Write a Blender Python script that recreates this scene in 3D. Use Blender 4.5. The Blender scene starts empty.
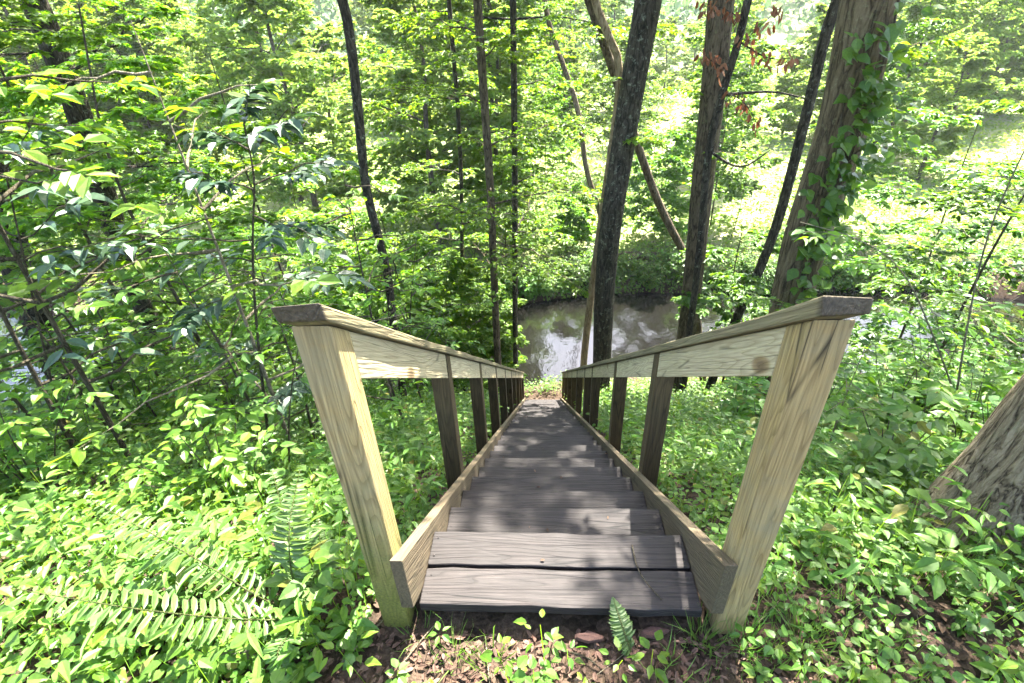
import bpy, math, random
import numpy as np
from mathutils import Vector, Matrix

random.seed(11)
rng = np.random.default_rng(11)
S = bpy.context.scene
COL = S.collection
rad = math.radians

# ------------------------------------------------------------------ camera
F_PX, PITCH, YAW, ROLL = 510.0, rad(32.2), rad(-3.79), rad(-2.59)
CAM = np.array([-0.0504, -0.9268, 1.6003])
FW = np.array([math.sin(YAW)*math.cos(PITCH), math.cos(YAW)*math.cos(PITCH), -math.sin(PITCH)])
_rt = np.array([math.cos(YAW), -math.sin(YAW), 0.0])
_up = np.cross(_rt, FW)
RT = math.cos(ROLL)*_rt + math.sin(ROLL)*_up
UP = -math.sin(ROLL)*_rt + math.cos(ROLL)*_up
cam_data = bpy.data.cameras.new("camera")
cam_data.sensor_width = 36.0
cam_data.lens = 36.0*F_PX/1024.0
cam_data.clip_start = 0.02
cam_data.clip_end = 2000.0
cam = bpy.data.objects.new("camera", cam_data)
COL.objects.link(cam)
cam.matrix_world = Matrix(((RT[0], UP[0], -FW[0], CAM[0]), (RT[1], UP[1], -FW[1], CAM[1]),
                           (RT[2], UP[2], -FW[2], CAM[2]), (0, 0, 0, 1)))
S.camera = cam

# ------------------------------------------------------------------ world, sun, exposure
SUN_EL, SUN_AZ = rad(59), rad(24)          # azimuth from +Y, negative = towards -X
world = bpy.data.worlds.new("World")
S.world = world
world.use_nodes = True
wn = world.node_tree
bg = wn.nodes["Background"]
sky = wn.nodes.new("ShaderNodeTexSky")
sky.sky_type = 'NISHITA'
sky.sun_disc = False
sky.sun_elevation = SUN_EL
sky.sun_rotation = SUN_AZ
sky.air_density = 1.0
sky.dust_density = 3.0
wn.links.new(sky.outputs[0], bg.inputs[0])
bg.inputs[1].default_value = 0.10
sd = bpy.data.lights.new("sun", 'SUN')
sd.energy = 4.8
sd.angle = rad(0.5)
sd.color = (1.0, 0.95, 0.86)
sun = bpy.data.objects.new("sun", sd)
COL.objects.link(sun)
sv = Vector((math.sin(SUN_AZ)*math.cos(SUN_EL), math.cos(SUN_AZ)*math.cos(SUN_EL), math.sin(SUN_EL)))
sun.rotation_euler = sv.to_track_quat('Z', 'Y').to_euler()
S.view_settings.view_transform = 'Standard'
S.view_settings.look = 'None'
S.view_settings.gamma = 1.0
S.view_settings.use_curve_mapping = False
S.view_settings.exposure = 3.72
cy = S.cycles
cy.max_bounces = 7
cy.diffuse_bounces = 4
cy.glossy_bounces = 3
cy.transmission_bounces = 5
cy.transparent_max_bounces = 4
cy.caustics_reflective = False
cy.caustics_refractive = False
cy.use_denoising = True
cy.use_adaptive_sampling = True
cy.adaptive_threshold = 0.02
cy.sample_clamp_indirect = 6.0
cy.volume_bounces = 0
HAZE = .0003

# ------------------------------------------------------------------ small helpers
def at(px, py, Y):
    d = FW + (px-512)/F_PX*RT - (py-341.5)/F_PX*UP
    return CAM + d*((Y-CAM[1])/d[1])

def proj(P):
    d = np.asarray(P, float) - CAM
    z = d @ FW
    zz = np.where(np.abs(z) < 1e-6, 1e-6, z)
    return np.stack([512+F_PX*(d @ RT)/zz, 341.5-F_PX*(d @ UP)/zz, z], -1)

def unit(v):
    v = np.asarray(v, float)
    return v/np.maximum(np.linalg.norm(v, axis=-1, keepdims=True), 1e-9)

def rnd(a, b, n=None):
    return rng.uniform(min(a, b), max(a, b), n)

class Geo:
    """collects vertices and faces (triangles / quads) as arrays"""
    def __init__(s):
        s.v, s.f3, s.f4, s.n = [], [], [], 0
    def add(s, V, T=None, Q=None):
        V = np.asarray(V, float).reshape(-1, 3)
        if T is not None and len(T): s.f3.append(np.asarray(T, np.int64).reshape(-1, 3)+s.n)
        if Q is not None and len(Q): s.f4.append(np.asarray(Q, np.int64).reshape(-1, 4)+s.n)
        s.v.append(V); s.n += len(V)
        return s
    def box(s, lo, hi):
        x0, y0, z0 = lo; x1, y1, z1 = hi
        s.add([(x0,y0,z0),(x1,y0,z0),(x1,y1,z0),(x0,y1,z0),(x0,y0,z1),(x1,y0,z1),(x1,y1,z1),(x0,y1,z1)],
              None, [(0,3,2,1),(4,5,6,7),(0,1,5,4),(1,2,6,5),(2,3,7,6),(3,0,4,7)])
    def hexa(s, pts):
        s.add(pts, None, [(0,3,2,1),(4,5,6,7),(0,1,5,4),(1,2,6,5),(2,3,7,6),(3,0,4,7)])
    def mesh(s, name, smooth=False):
        me = bpy.data.meshes.new(name)
        V = np.concatenate(s.v) if s.v else np.zeros((0, 3))
        T = np.concatenate(s.f3) if s.f3 else np.zeros((0, 3), np.int64)
        Q = np.concatenate(s.f4) if s.f4 else np.zeros((0, 4), np.int64)
        me.vertices.add(len(V)); me.vertices.foreach_set("co", V.astype(np.float32).ravel())
        loops = np.concatenate([T.ravel(), Q.ravel()]).astype(np.int32)
        me.loops.add(len(loops)); me.loops.foreach_set("vertex_index", loops)
        st = np.concatenate([np.arange(len(T))*3, len(T)*3+np.arange(len(Q))*4]).astype(np.int32)
        me.polygons.add(len(st)); me.polygons.foreach_set("loop_start", st)
        me.update(calc_edges=True)
        me.polygons.foreach_set("use_smooth", np.full(len(st), bool(smooth)))
        return me

def obj(name, geo, mat, parent=None, smooth=False):
    me = geo if isinstance(geo, bpy.types.Mesh) else geo.mesh(name, smooth)
    if mat is not None and not me.materials: me.materials.append(mat)
    o = bpy.data.objects.new(name, me)
    COL.objects.link(o)
    if parent is not None: o.parent = parent
    return o

def tag(o, label=None, cat=None, group=None, kind=None):
    if label: o['label'] = label
    if cat: o['category'] = cat
    if group: o['group'] = group
    if kind: o['kind'] = kind
    return o

def empty(name, loc=(0, 0, 0), label=None, cat=None, group=None):
    o = bpy.data.objects.new(name, None)
    o.empty_display_size = 0.2
    COL.objects.link(o)
    o.location = [float(c) for c in loc]
    return tag(o, label, cat, group)

def dup(o, parent=None):
    c = o.copy(); COL.objects.link(c)
    if parent is not None: c.parent = parent
    for ch in list(o.children): dup(ch, c)
    return c

def bevel(o, w=0.004, seg=2):
    m = o.modifiers.new("bevel", 'BEVEL'); m.width = w; m.segments = seg; m.limit_method = 'ANGLE'
    return o

# value noise for geometry
_P = rng.random((64, 64, 64))
def vnoise(p):
    p = np.asarray(p, float); i = np.floor(p).astype(int); f = p-i; f = f*f*(3-2*f)
    r = 0
    for dx in (0, 1):
        for dy in (0, 1):
            for dz in (0, 1):
                w = np.abs(1-dx-f[..., 0])*np.abs(1-dy-f[..., 1])*np.abs(1-dz-f[..., 2])
                r = r+w*_P[(i[..., 0]+dx) & 63, (i[..., 1]+dy) & 63, (i[..., 2]+dz) & 63]
    return r
def fbm(p, o=3):
    p = np.asarray(p, float); s = 0; a = .5
    for k in range(o):
        s = s+a*(vnoise(p*2**k+17.3*k)-.5); a *= .5
    return s

# ------------------------------------------------------------------ materials
def new_mat(name):
    m = bpy.data.materials.new(name); m.use_nodes = True
    return m, m.node_tree, m.node_tree.nodes["Principled BSDF"]
def ramp(nt, stops):
    r = nt.nodes.new("ShaderNodeValToRGB")
    e = r.color_ramp.elements
    while len(e) < len(stops): e.new(0.5)
    for k, (p, c) in enumerate(stops):
        e[k].position = p; e[k].color = (*c, 1)
    return r
def node(nt, t, **kw):
    n = nt.nodes.new(t)
    for k, v in kw.items():
        if k in n.inputs: n.inputs[k].default_value = v
        else: setattr(n, k, v)
    return n

def leaf_mat(name, cols, trans, tfac=0.45, rough=0.42, spec=0.45):
    m, nt, b = new_mat(name)
    g = node(nt, "ShaderNodeNewGeometry")
    r = ramp(nt, [(i/(len(cols)-1), c) for i, c in enumerate(cols)])
    nt.links.new(g.outputs["Random Per Island"], r.inputs[0])
    oi = node(nt, "ShaderNodeObjectInfo")
    hs = node(nt, "ShaderNodeHueSaturation")
    mr = node(nt, "ShaderNodeMapRange"); mr.inputs[3].default_value = 0.8; mr.inputs[4].default_value = 1.2
    nt.links.new(oi.outputs["Random"], mr.inputs[0]); nt.links.new(mr.outputs[0], hs.inputs["Value"])
    mh = node(nt, "ShaderNodeMapRange"); mh.inputs[3].default_value = 0.488; mh.inputs[4].default_value = 0.508
    nt.links.new(oi.outputs["Random"], mh.inputs[0]); nt.links.new(mh.outputs[0], hs.inputs["Hue"])
    nt.links.new(r.outputs[0], hs.inputs["Color"])
    # faint mottling
    no = node(nt, "ShaderNodeTexNoise"); no.inputs["Scale"].default_value = 60
    co = node(nt, "ShaderNodeTexCoord"); nt.links.new(co.outputs["Object"], no.inputs["Vector"])
    mx = node(nt, "ShaderNodeMix", data_type='RGBA', blend_type='MULTIPLY'); mx.inputs[0].default_value = 0.5
    rr = ramp(nt, [(0.3, (.6, .6, .6)), (0.7, (1.15, 1.15, 1.1))])
    nt.links.new(no.outputs[0], rr.inputs[0]); nt.links.new(hs.outputs[0], mx.inputs[6]); nt.links.new(rr.outputs[0], mx.inputs[7])
    nt.links.new(mx.outputs[2], b.inputs["Base Color"])
    b.inputs["Roughness"].default_value = rough
    b.inputs["Specular IOR Level"].default_value = spec
    t = node(nt, "ShaderNodeBsdfTranslucent")
    mt = node(nt, "ShaderNodeMix", data_type='RGBA', blend_type='MULTIPLY'); mt.inputs[0].default_value = 1
    mt.inputs[7].default_value = (*trans, 1)
    nt.links.new(mx.outputs[2], mt.inputs[6]); nt.links.new(mt.outputs[2], t.inputs[0])
    ms = node(nt, "ShaderNodeMixShader"); ms.inputs[0].default_value = tfac
    nt.links.new(b.outputs[0], ms.inputs[1]); nt.links.new(t.outputs[0], ms.inputs[2])
    nt.links.new(ms.outputs[0], nt.nodes["Material Output"].inputs[0])
    return m

M = {}
M['leaf_bright'] = leaf_mat("leaf_bright", [(.055, .135, .014), (.07, .155, .014), (.10, .19, .018), (.125, .21, .024), (.085, .175, .02)], (1.95, 1.85, .5), .57, .45, .35)
M['leaf_mid'] = leaf_mat("leaf_mid", [(.04, .105, .016), (.065, .145, .02), (.09, .17, .024), (.052, .125, .02)], (1.95, 1.85, .58), .53, .42, .4)
M['leaf_blue_sheen'] = leaf_mat("leaf_blue_sheen", [(.028, .058, .03), (.036, .075, .036), (.05, .09, .042)], (1.2, 1.4, .7), .22, .40, .4)  # sky sheen and shade put into a darker, bluer leaf colour
M['leaf_herb'] = leaf_mat("leaf_herb", [(.045, .125, .018), (.07, .165, .022), (.10, .195, .028), (.085, .18, .045), (.06, .15, .02), (.075, .17, .024), (.085, .18, .03), (.095, .19, .025), (.06, .145, .022), (.08, .175, .03), (.19, .18, .035)], (1.95, 1.85, .58), .5, .45, .35)
M['leaf_far'] = leaf_mat("leaf_far", [(.08, .16, .035), (.13, .205, .05), (.17, .235, .07), (.10, .18, .04)], (1.85, 1.8, .7), .55, .6, .3)
M['leaf_hill'] = leaf_mat("leaf_hill", [(.06, .11, .05), (.08, .13, .06), (.10, .15, .07)], (1.4, 1.4, 1.0), .35, .7, .2)
M['leaf_fern'] = leaf_mat("leaf_fern", [(.075, .14, .04), (.10, .17, .05)], (1.7, 1.7, .9), .35, .45, .4)
M['leaf_dead'] = leaf_mat("leaf_dead", [(.16, .07, .03), (.22, .10, .045), (.13, .055, .03), (.26, .15, .08)], (1.3, 1.1, .9), .25, .7, .2)
M['litter'] = leaf_mat("litter", [(.035, .022, .014), (.065, .042, .026), (.10, .067, .042), (.042, .028, .02), (.075, .043, .027)], (1.2, 1.1, .9), .12, .75, .2)
M['litter_pale'] = leaf_mat("litter_pale", [(.05, .03, .02), (.10, .06, .042), (.15, .10, .075), (.07, .045, .03)], (1.2, 1.1, .9), .1, .8, .15)
M['grass'] = leaf_mat("grass", [(.06, .14, .02), (.09, .18, .03), (.12, .19, .045)], (1.7, 1.7, .9), .4, .5, .3)

def wood_mat(name, c_lo, c_hi, axis, scale=26., wear=(.5, .5, .5), wear_amt=.35, moss=None, crack=.6, stretch=.08, ring=True, rough=.8, tilt=0., island=False):
    m, nt, b = new_mat(name)
    co = node(nt, "ShaderNodeTexCoord")
    oi = node(nt, "ShaderNodeObjectInfo")
    off = node(nt, "ShaderNodeVectorMath", operation='SCALE'); off.inputs[0].default_value = (7.1, 3.3, 9.7)
    nt.links.new(oi.outputs["Random"], off.inputs["Scale"])
    ad = node(nt, "ShaderNodeVectorMath", operation='ADD')
    tl = node(nt, "ShaderNodeVectorRotate", rotation_type='X_AXIS'); tl.inputs["Angle"].default_value = tilt
    nt.links.new(co.outputs["Object"], tl.inputs["Vector"])
    nt.links.new(tl.outputs[0], ad.inputs[0]); nt.links.new(off.outputs[0], ad.inputs[1])
    mp = node(nt, "ShaderNodeMapping")
    sc = [1, 1, 1]; sc['XYZ'.index(axis)] = stretch
    mp.inputs["Scale"].default_value = sc
    nt.links.new(ad.outputs[0], mp.inputs[0])
    # growth rings: distorted distance
    n1 = node(nt, "ShaderNodeTexNoise"); n1.inputs["Scale"].default_value = 7; n1.inputs["Detail"].default_value = 2
    nt.links.new(mp.outputs[0], n1.inputs["Vector"])
    ma = node(nt, "ShaderNodeMath", operation='MULTIPLY'); ma.inputs[1].default_value = scale
    nt.links.new(n1.outputs[0], ma.inputs[0])
    fr = node(nt, "ShaderNodeMath", operation='FRACT'); nt.links.new(ma.outputs[0], fr.inputs[0])
    rg = ramp(nt, [(0.0, (.36, .36, .36)), (.1, (.9, .9, .9)), (.55, (1, 1, 1)), (.93, (.58, .58, .58))])
    nt.links.new(fr.outputs[0], rg.inputs[0])
    # fine fibre
    mp2 = node(nt, "ShaderNodeMapping"); s2 = [1, 1, 1]; s2['XYZ'.index(axis)] = .03
    mp2.inputs["Scale"].default_value = s2; nt.links.new(ad.outputs[0], mp2.inputs[0])
    n2 = node(nt, "ShaderNodeTexNoise"); n2.inputs["Scale"].default_value = 160; n2.inputs["Detail"].default_value = 3
    nt.links.new(mp2.outputs[0], n2.inputs["Vector"])
    base = node(nt, "ShaderNodeMix", data_type='RGBA'); base.inputs[6].default_value = (*c_lo, 1); base.inputs[7].default_value = (*c_hi, 1)
    av = node(nt, "ShaderNodeMath", operation='MULTIPLY')
    nt.links.new(rg.outputs[0], av.inputs[0])
    r2 = ramp(nt, [(.25, (.35, .35, .35)), (.7, (1, 1, 1))]); nt.links.new(n2.outputs[0], r2.inputs[0]); nt.links.new(r2.outputs[0], av.inputs[1])
    nt.links.new(av.outputs[0], base.inputs[0])
    # weather patches
    n3 = node(nt, "ShaderNodeTexNoise"); n3.inputs["Scale"].default_value = 5; n3.inputs["Detail"].default_value = 6; n3.inputs["Roughness"].default_value = .7
    nt.links.new(ad.outputs[0], n3.inputs["Vector"])
    r3 = ramp(nt, [(.42, (0, 0, 0)), (.68, (1, 1, 1))]); nt.links.new(n3.outputs[0], r3.inputs[0])
    wa = node(nt, "ShaderNodeMath", operation='MULTIPLY'); wa.inputs[1].default_value = wear_amt; nt.links.new(r3.outputs[0], wa.inputs[0])
    mw = node(nt, "ShaderNodeMix", data_type='RGBA'); mw.inputs[7].default_value = (*wear, 1)
    nt.links.new(wa.outputs[0], mw.inputs[0]); nt.links.new(base.outputs[2], mw.inputs[6])
    # drying cracks along the grain
    mp4 = node(nt, "ShaderNodeMapping"); s4 = [1, 1, 1]; s4['XYZ'.index(axis)] = .045
    mp4.inputs["Scale"].default_value = s4; nt.links.new(ad.outputs[0], mp4.inputs[0])
    vo = node(nt, "ShaderNodeTexVoronoi", feature='DISTANCE_TO_EDGE'); vo.inputs["Scale"].default_value = 22
    nt.links.new(mp4.outputs[0], vo.inputs["Vector"])
    rc = ramp(nt, [(.0, (1-crack,)*3), (.035, (1, 1, 1))]); nt.links.new(vo.outputs[0], rc.inputs[0])
    n5 = node(nt, "ShaderNodeTexNoise"); n5.inputs["Scale"].default_value = 4; nt.links.new(ad.outputs[0], n5.inputs["Vector"])
    r5 = ramp(nt, [(.48, (0, 0, 0)), (.56, (1, 1, 1))]); nt.links.new(n5.outputs[0], r5.inputs[0])
    mc = node(nt, "ShaderNodeMix", data_type='RGBA', blend_type='MULTIPLY')
    nt.links.new(r5.outputs[0], mc.inputs[0]); nt.links.new(mw.outputs[2], mc.inputs[6]); nt.links.new(rc.outputs[0], mc.inputs[7])
    # knots
    last = mc.outputs[2]
    if ring:
        mpk = node(nt, "ShaderNodeMapping"); sk = [1, 1, 1]; sk['XYZ'.index(axis)] = .45
        mpk.inputs["Scale"].default_value = sk; nt.links.new(ad.outputs[0], mpk.inputs[0])
        vk = node(nt, "ShaderNodeTexVoronoi"); vk.inputs["Scale"].default_value = 3.6; nt.links.new(mpk.outputs[0], vk.inputs["Vector"])
        rk = ramp(nt, [(.03, (.25, .16, .1)), (.07, (.55, .42, .3)), (.10, (1, 1, 1))]); nt.links.new(vk.outputs["Distance"], rk.inputs[0])
        mk = node(nt, "ShaderNodeMix", data_type='RGBA', blend_type='MULTIPLY'); mk.inputs[0].default_value = .8
        nt.links.new(last, mk.inputs[6]); nt.links.new(rk.outputs[0], mk.inputs[7]); last = mk.outputs[2]
    if moss:
        axm, z0, z1, colr, amt = moss
        sp = node(nt, "ShaderNodeSeparateXYZ"); nt.links.new(co.outputs["Object"], sp.inputs[0])
        nm = node(nt, "ShaderNodeTexNoise"); nm.inputs["Scale"].default_value = 9; nm.inputs["Detail"].default_value = 5
        nt.links.new(co.outputs["Object"], nm.inputs["Vector"])
        a1 = node(nt, "ShaderNodeMath", operation='MULTIPLY_ADD'); a1.inputs[1].default_value = -.55*abs(z1-z0); 
        nt.links.new(nm.outputs[0], a1.inputs[0]); nt.links.new(sp.outputs['XYZ'.index(axm)], a1.inputs[2])
        mr = node(nt, "ShaderNodeMapRange"); mr.inputs[1].default_value = z0-.27*abs(z1-z0); mr.inputs[2].default_value = z1-.27*abs(z1-z0)
        mr.inputs[3].default_value = amt; mr.inputs[4].default_value = 0
        nt.links.new(a1.outputs[0], mr.inputs[0])
        nf = node(nt, "ShaderNodeTexNoise"); nf.inputs["Scale"].default_value = 120; nt.links.new(co.outputs["Object"], nf.inputs["Vector"])
        rf = ramp(nt, [(.3, tuple(c*.5 for c in colr)), (.7, tuple(c*1.3 for c in colr))]); nt.links.new(nf.outputs[0], rf.inputs[0])
        mm = node(nt, "ShaderNodeMix", data_type='RGBA'); nt.links.new(mr.outputs[0], mm.inputs[0])
        nt.links.new(last, mm.inputs[6]); nt.links.new(rf.outputs[0], mm.inputs[7]); last = mm.outputs[2]
    # per-board value shift
    hs = node(nt, "ShaderNodeHueSaturation"); mv = node(nt, "ShaderNodeMapRange"); mv.inputs[3].default_value = .82; mv.inputs[4].default_value = 1.15
    if island:
        gi = node(nt, "ShaderNodeNewGeometry"); nt.links.new(gi.outputs["Random Per Island"], mv.inputs[0]); mv.inputs[3].default_value = .5; mv.inputs[4].default_value = 1.4
    else: nt.links.new(oi.outputs["Random"], mv.inputs[0])
    nt.links.new(mv.outputs[0], hs.inputs["Value"]); nt.links.new(last, hs.inputs["Color"])
    nt.links.new(hs.outputs[0], b.inputs["Base Color"])
    b.inputs["Roughness"].default_value = rough; b.inputs["Specular IOR Level"].default_value = .25
    hm = node(nt, "ShaderNodeMath", operation='MULTIPLY'); nt.links.new(av.outputs[0], hm.inputs[0]); nt.links.new(rc.outputs[0], hm.inputs[1])
    bp = node(nt, "ShaderNodeBump"); bp.inputs["Strength"].default_value = .6; bp.inputs["Distance"].default_value = .005
    nt.links.new(hm.outputs[0], bp.inputs["Height"]); nt.links.new(bp.outputs[0], b.inputs["Normal"])
    return m

TAN_LO, TAN_HI = (.085, .05, .016), (.37, .275, .12)
TILT = math.atan(.736)
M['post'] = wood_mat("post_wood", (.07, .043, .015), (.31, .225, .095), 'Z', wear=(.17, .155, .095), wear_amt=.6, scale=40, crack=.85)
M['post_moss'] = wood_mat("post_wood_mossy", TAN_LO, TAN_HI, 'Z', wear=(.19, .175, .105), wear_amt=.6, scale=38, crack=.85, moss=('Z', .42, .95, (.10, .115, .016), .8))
M['post_shaded'] = wood_mat("post_wood_shaded", (.02, .013, .005), (.09, .061, .027), 'Z', wear=(.035, .03, .013), wear_amt=.5)  # posts behind the front pair: their shade is put into a darker wood colour
M['rail'] = wood_mat("rail_wood", (.19, .145, .075), (.45, .38, .235), 'Y', wear=(.28, .24, .14), wear_amt=.5, tilt=TILT)
M['cap'] = wood_mat("cap_wood", (.07, .055, .028), (.20, .165, .09), 'Y', wear=(.12, .115, .06), wear_amt=.5, moss=('Y', .006, .022, (.055, .043, .03), .85), tilt=TILT)
M['stringer'] = wood_mat("stringer_wood", (.04, .029, .017), (.115, .085, .05), 'Y', wear=(.065, .057, .032), wear_amt=.5, tilt=TILT)
M['tread'] = wood_mat("tread_wood", (.0045, .0037, .0033), (.030, .0245, .0225), 'X', wear=(.011, .0092, .0086), wear_amt=.5, scale=20, crack=.9, ring=False, rough=.72, island=True)

def bark_mat(name, c0, c1, c2, scale=9., stretch=.22, lichen=(.3, .32, .25), lich=.25, moss=.0):
    m, nt, b = new_mat(name)
    co = node(nt, "ShaderNodeTexCoord"); mp = node(nt, "ShaderNodeMapping"); mp.inputs["Scale"].default_value = (1, 1, stretch)
    nt.links.new(co.outputs["Object"], mp.inputs[0])
    nd = node(nt, "ShaderNodeTexNoise"); nd.inputs["Scale"].default_value = scale*.8; nd.inputs["Detail"].default_value = 3
    nt.links.new(mp.outputs[0], nd.inputs["Vector"])
    mxv = node(nt, "ShaderNodeMix", data_type='RGBA', blend_type='ADD'); mxv.inputs[0].default_value = .12
    nt.links.new(mp.outputs[0], mxv.inputs[6]); nt.links.new(nd.outputs["Color"], mxv.inputs[7])
    # furrows: thin dark valleys of stretched noise at two scales
    def furrow(sc_, w):
        q = node(nt, "ShaderNodeTexNoise"); q.inputs["Scale"].default_value = sc_; q.inputs["Detail"].default_value = 2.5; q.inputs["Roughness"].default_value = .55
        nt.links.new(mxv.outputs[2], q.inputs["Vector"])
        a_ = node(nt, "ShaderNodeMath", operation='SUBTRACT'); a_.inputs[1].default_value = .5; nt.links.new(q.outputs[0], a_.inputs[0])
        b_ = node(nt, "ShaderNodeMath", operation='ABSOLUTE'); nt.links.new(a_.outputs[0], b_.inputs[0])
        m_ = node(nt, "ShaderNodeMapRange"); m_.inputs[2].default_value = w; nt.links.new(b_.outputs[0], m_.inputs[0])
        return m_
    f1, f2 = furrow(scale*1.5, .085), furrow(scale*3.4, .10)
    n2 = node(nt, "ShaderNodeTexNoise"); n2.inputs["Scale"].default_value = scale*9; n2.inputs["Detail"].default_value = 5; n2.inputs["Roughness"].default_value = .7
    mp2 = node(nt, "ShaderNodeMapping"); mp2.inputs["Scale"].default_value = (1, 1, .55); nt.links.new(co.outputs["Object"], mp2.inputs[0]); nt.links.new(mp2.outputs[0], n2.inputs["Vector"])
    s1 = node(nt, "ShaderNodeMath", operation='MULTIPLY_ADD'); s1.inputs[1].default_value = .42; nt.links.new(f1.outputs[0], s1.inputs[0])
    s2 = node(nt, "ShaderNodeMath", operation='MULTIPLY'); s2.inputs[1].default_value = .22; nt.links.new(f2.outputs[0], s2.inputs[0]); nt.links.new(s2.outputs[0], s1.inputs[2])
    h = node(nt, "ShaderNodeMath", operation='MULTIPLY_ADD'); h.inputs[1].default_value = .5; nt.links.new(n2.outputs[0], h.inputs[0]); nt.links.new(s1.outputs[0], h.inputs[2])
    r = ramp(nt, [(.25, c0), (.62, c1), (1.0, c2)]); nt.links.new(h.outputs[0], r.inputs[0])
    nl = node(nt, "ShaderNodeTexNoise"); nl.inputs["Scale"].default_value = 14; nl.inputs["Detail"].default_value = 6; nl.inputs["Roughness"].default_value = .75
    nt.links.new(co.outputs["Object"], nl.inputs["Vector"])
    rl = ramp(nt, [(.56, (0, 0, 0)), (.66, (1, 1, 1))]); nt.links.new(nl.outputs[0], rl.inputs[0])
    la = node(nt, "ShaderNodeMath", operation='MULTIPLY'); la.inputs[1].default_value = lich; nt.links.new(rl.outputs[0], la.inputs[0])
    ml = node(nt, "ShaderNodeMix", data_type='RGBA'); ml.inputs[7].default_value = (*lichen, 1)
    nt.links.new(la.outputs[0], ml.inputs[0]); nt.links.new(r.outputs[0], ml.inputs[6])
    nt.links.new(ml.outputs[2], b.inputs["Base Color"])
    b.inputs["Roughness"].default_value = .9; b.inputs["Specular IOR Level"].default_value = .15
    bp = node(nt, "ShaderNodeBump"); bp.inputs["Strength"].default_value = 1.0; bp.inputs["Distance"].default_value = .03
    nt.links.new(h.outputs[0], bp.inputs["Height"]); nt.links.new(bp.outputs[0], b.inputs["Normal"])
    return m
M['bark_dark'] = bark_mat("bark_dark", (.010, .008, .006), (.034, .028, .019), (.075, .062, .043), lich=.5, lichen=(.28, .30, .22))
M['bark_brown'] = bark_mat("bark_brown", (.02, .014, .009), (.075, .055, .033), (.13, .10, .065), lich=.35, lichen=(.17, .20, .08))
M['bark_grey'] = bark_mat("bark_grey", (.024, .017, .010), (.09, .066, .037), (.155, .12, .07), scale=7, stretch=.16, lich=.3, lichen=(.24, .25, .14))
M['bark_furrow'] = bark_mat("bark_furrow", (.03, .021, .013), (.19, .145, .09), (.32, .26, .17), scale=15, stretch=.17, lich=.35, lichen=(.16, .17, .09))
M['bark_tan'] = bark_mat("bark_tan", (.09, .06, .03), (.22, .16, .09), (.30, .23, .14), lich=.2)
M['bark_far'] = bark_mat("bark_far", (.035, .028, .022), (.08, .066, .05), (.13, .11, .09), lich=.2)
M['stem'] = bark_mat("stem_bark", (.03, .024, .015), (.08, .065, .04), (.13, .11, .07), scale=30, lich=.2)
M['stem_pale'] = bark_mat("stem_pale", (.12, .10, .06), (.24, .2, .13), (.32, .28, .2), scale=30, lich=.2)
M['stem_green'] = bark_mat("stem_green", (.06, .08, .02), (.10, .12, .035), (.14, .15, .05), scale=30, lich=.1)

def ground_mat():
    m, nt, b = new_mat("leaf_litter_soil")
    co = node(nt, "ShaderNodeTexCoord")
    vo = node(nt, "ShaderNodeTexVoronoi"); vo.inputs["Scale"].default_value = 22; vo.inputs["Randomness"].default_value = 1
    nt.links.new(co.outputs["Object"], vo.inputs["Vector"])
    r = ramp(nt, [(0, (.02, .014, .010)), (.3, (.04, .027, .018)), (.6, (.07, .047, .033)), (1, (.038, .027, .019))])
    sp = node(nt, "ShaderNodeSeparateColor"); nt.links.new(vo.outputs["Color"], sp.inputs[0]); nt.links.new(sp.outputs[0], r.inputs[0])
    n = node(nt, "ShaderNodeTexNoise"); n.inputs["Scale"].default_value = 70; n.inputs["Detail"].default_value = 6; nt.links.new(co.outputs["Object"], n.inputs["Vector"])
    mx = node(nt, "ShaderNodeMix", data_type='RGBA', blend_type='MULTIPLY'); mx.inputs[0].default_value = .8
    rr = ramp(nt, [(.3, (.35, .35, .35)), (.7, (1.2, 1.2, 1.2))]); nt.links.new(n.outputs[0], rr.inputs[0])
    nt.links.new(r.outputs[0], mx.inputs[6]); nt.links.new(rr.outputs[0], mx.inputs[7])
    # beyond the stream the floor is grassy
    s2 = node(nt, "ShaderNodeSeparateXYZ"); nt.links.new(co.outputs["Object"], s2.inputs[0])
    mr = node(nt, "ShaderNodeMapRange"); mr.inputs[1].default_value = 17; mr.inputs[2].default_value = 21; nt.links.new(s2.outputs[1], mr.inputs[0])
    n2 = node(nt, "ShaderNodeTexNoise"); n2.inputs["Scale"].default_value = .6; n2.inputs["Detail"].default_value = 6; nt.links.new(co.outputs["Object"], n2.inputs["Vector"])
    rg = ramp(nt, [(.3, (.10, .15, .045)), (.5, (.18, .22, .09)), (.62, (.26, .25, .14)), (.8, (.16, .12, .08))]); nt.links.new(n2.outputs[0], rg.inputs[0])
    mg = node(nt, "ShaderNodeMix", data_type='RGBA'); nt.links.new(mr.outputs[0], mg.inputs[0]); nt.links.new(mx.outputs[2], mg.inputs[6]); nt.links.new(rg.outputs[0], mg.inputs[7])
    nt.links.new(mg.outputs[2], b.inputs["Base Color"]); b.inputs["Roughness"].default_value = .95; b.inputs["Specular IOR Level"].default_value = .1
    bp = node(nt, "ShaderNodeBump"); bp.inputs["Strength"].default_value = .7; bp.inputs["Distance"].default_value = .02
    nt.links.new(n.outputs[0], bp.inputs["Height"]); nt.links.new(bp.outputs[0], b.inputs["Normal"])
    return m
M['ground'] = ground_mat()

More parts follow.
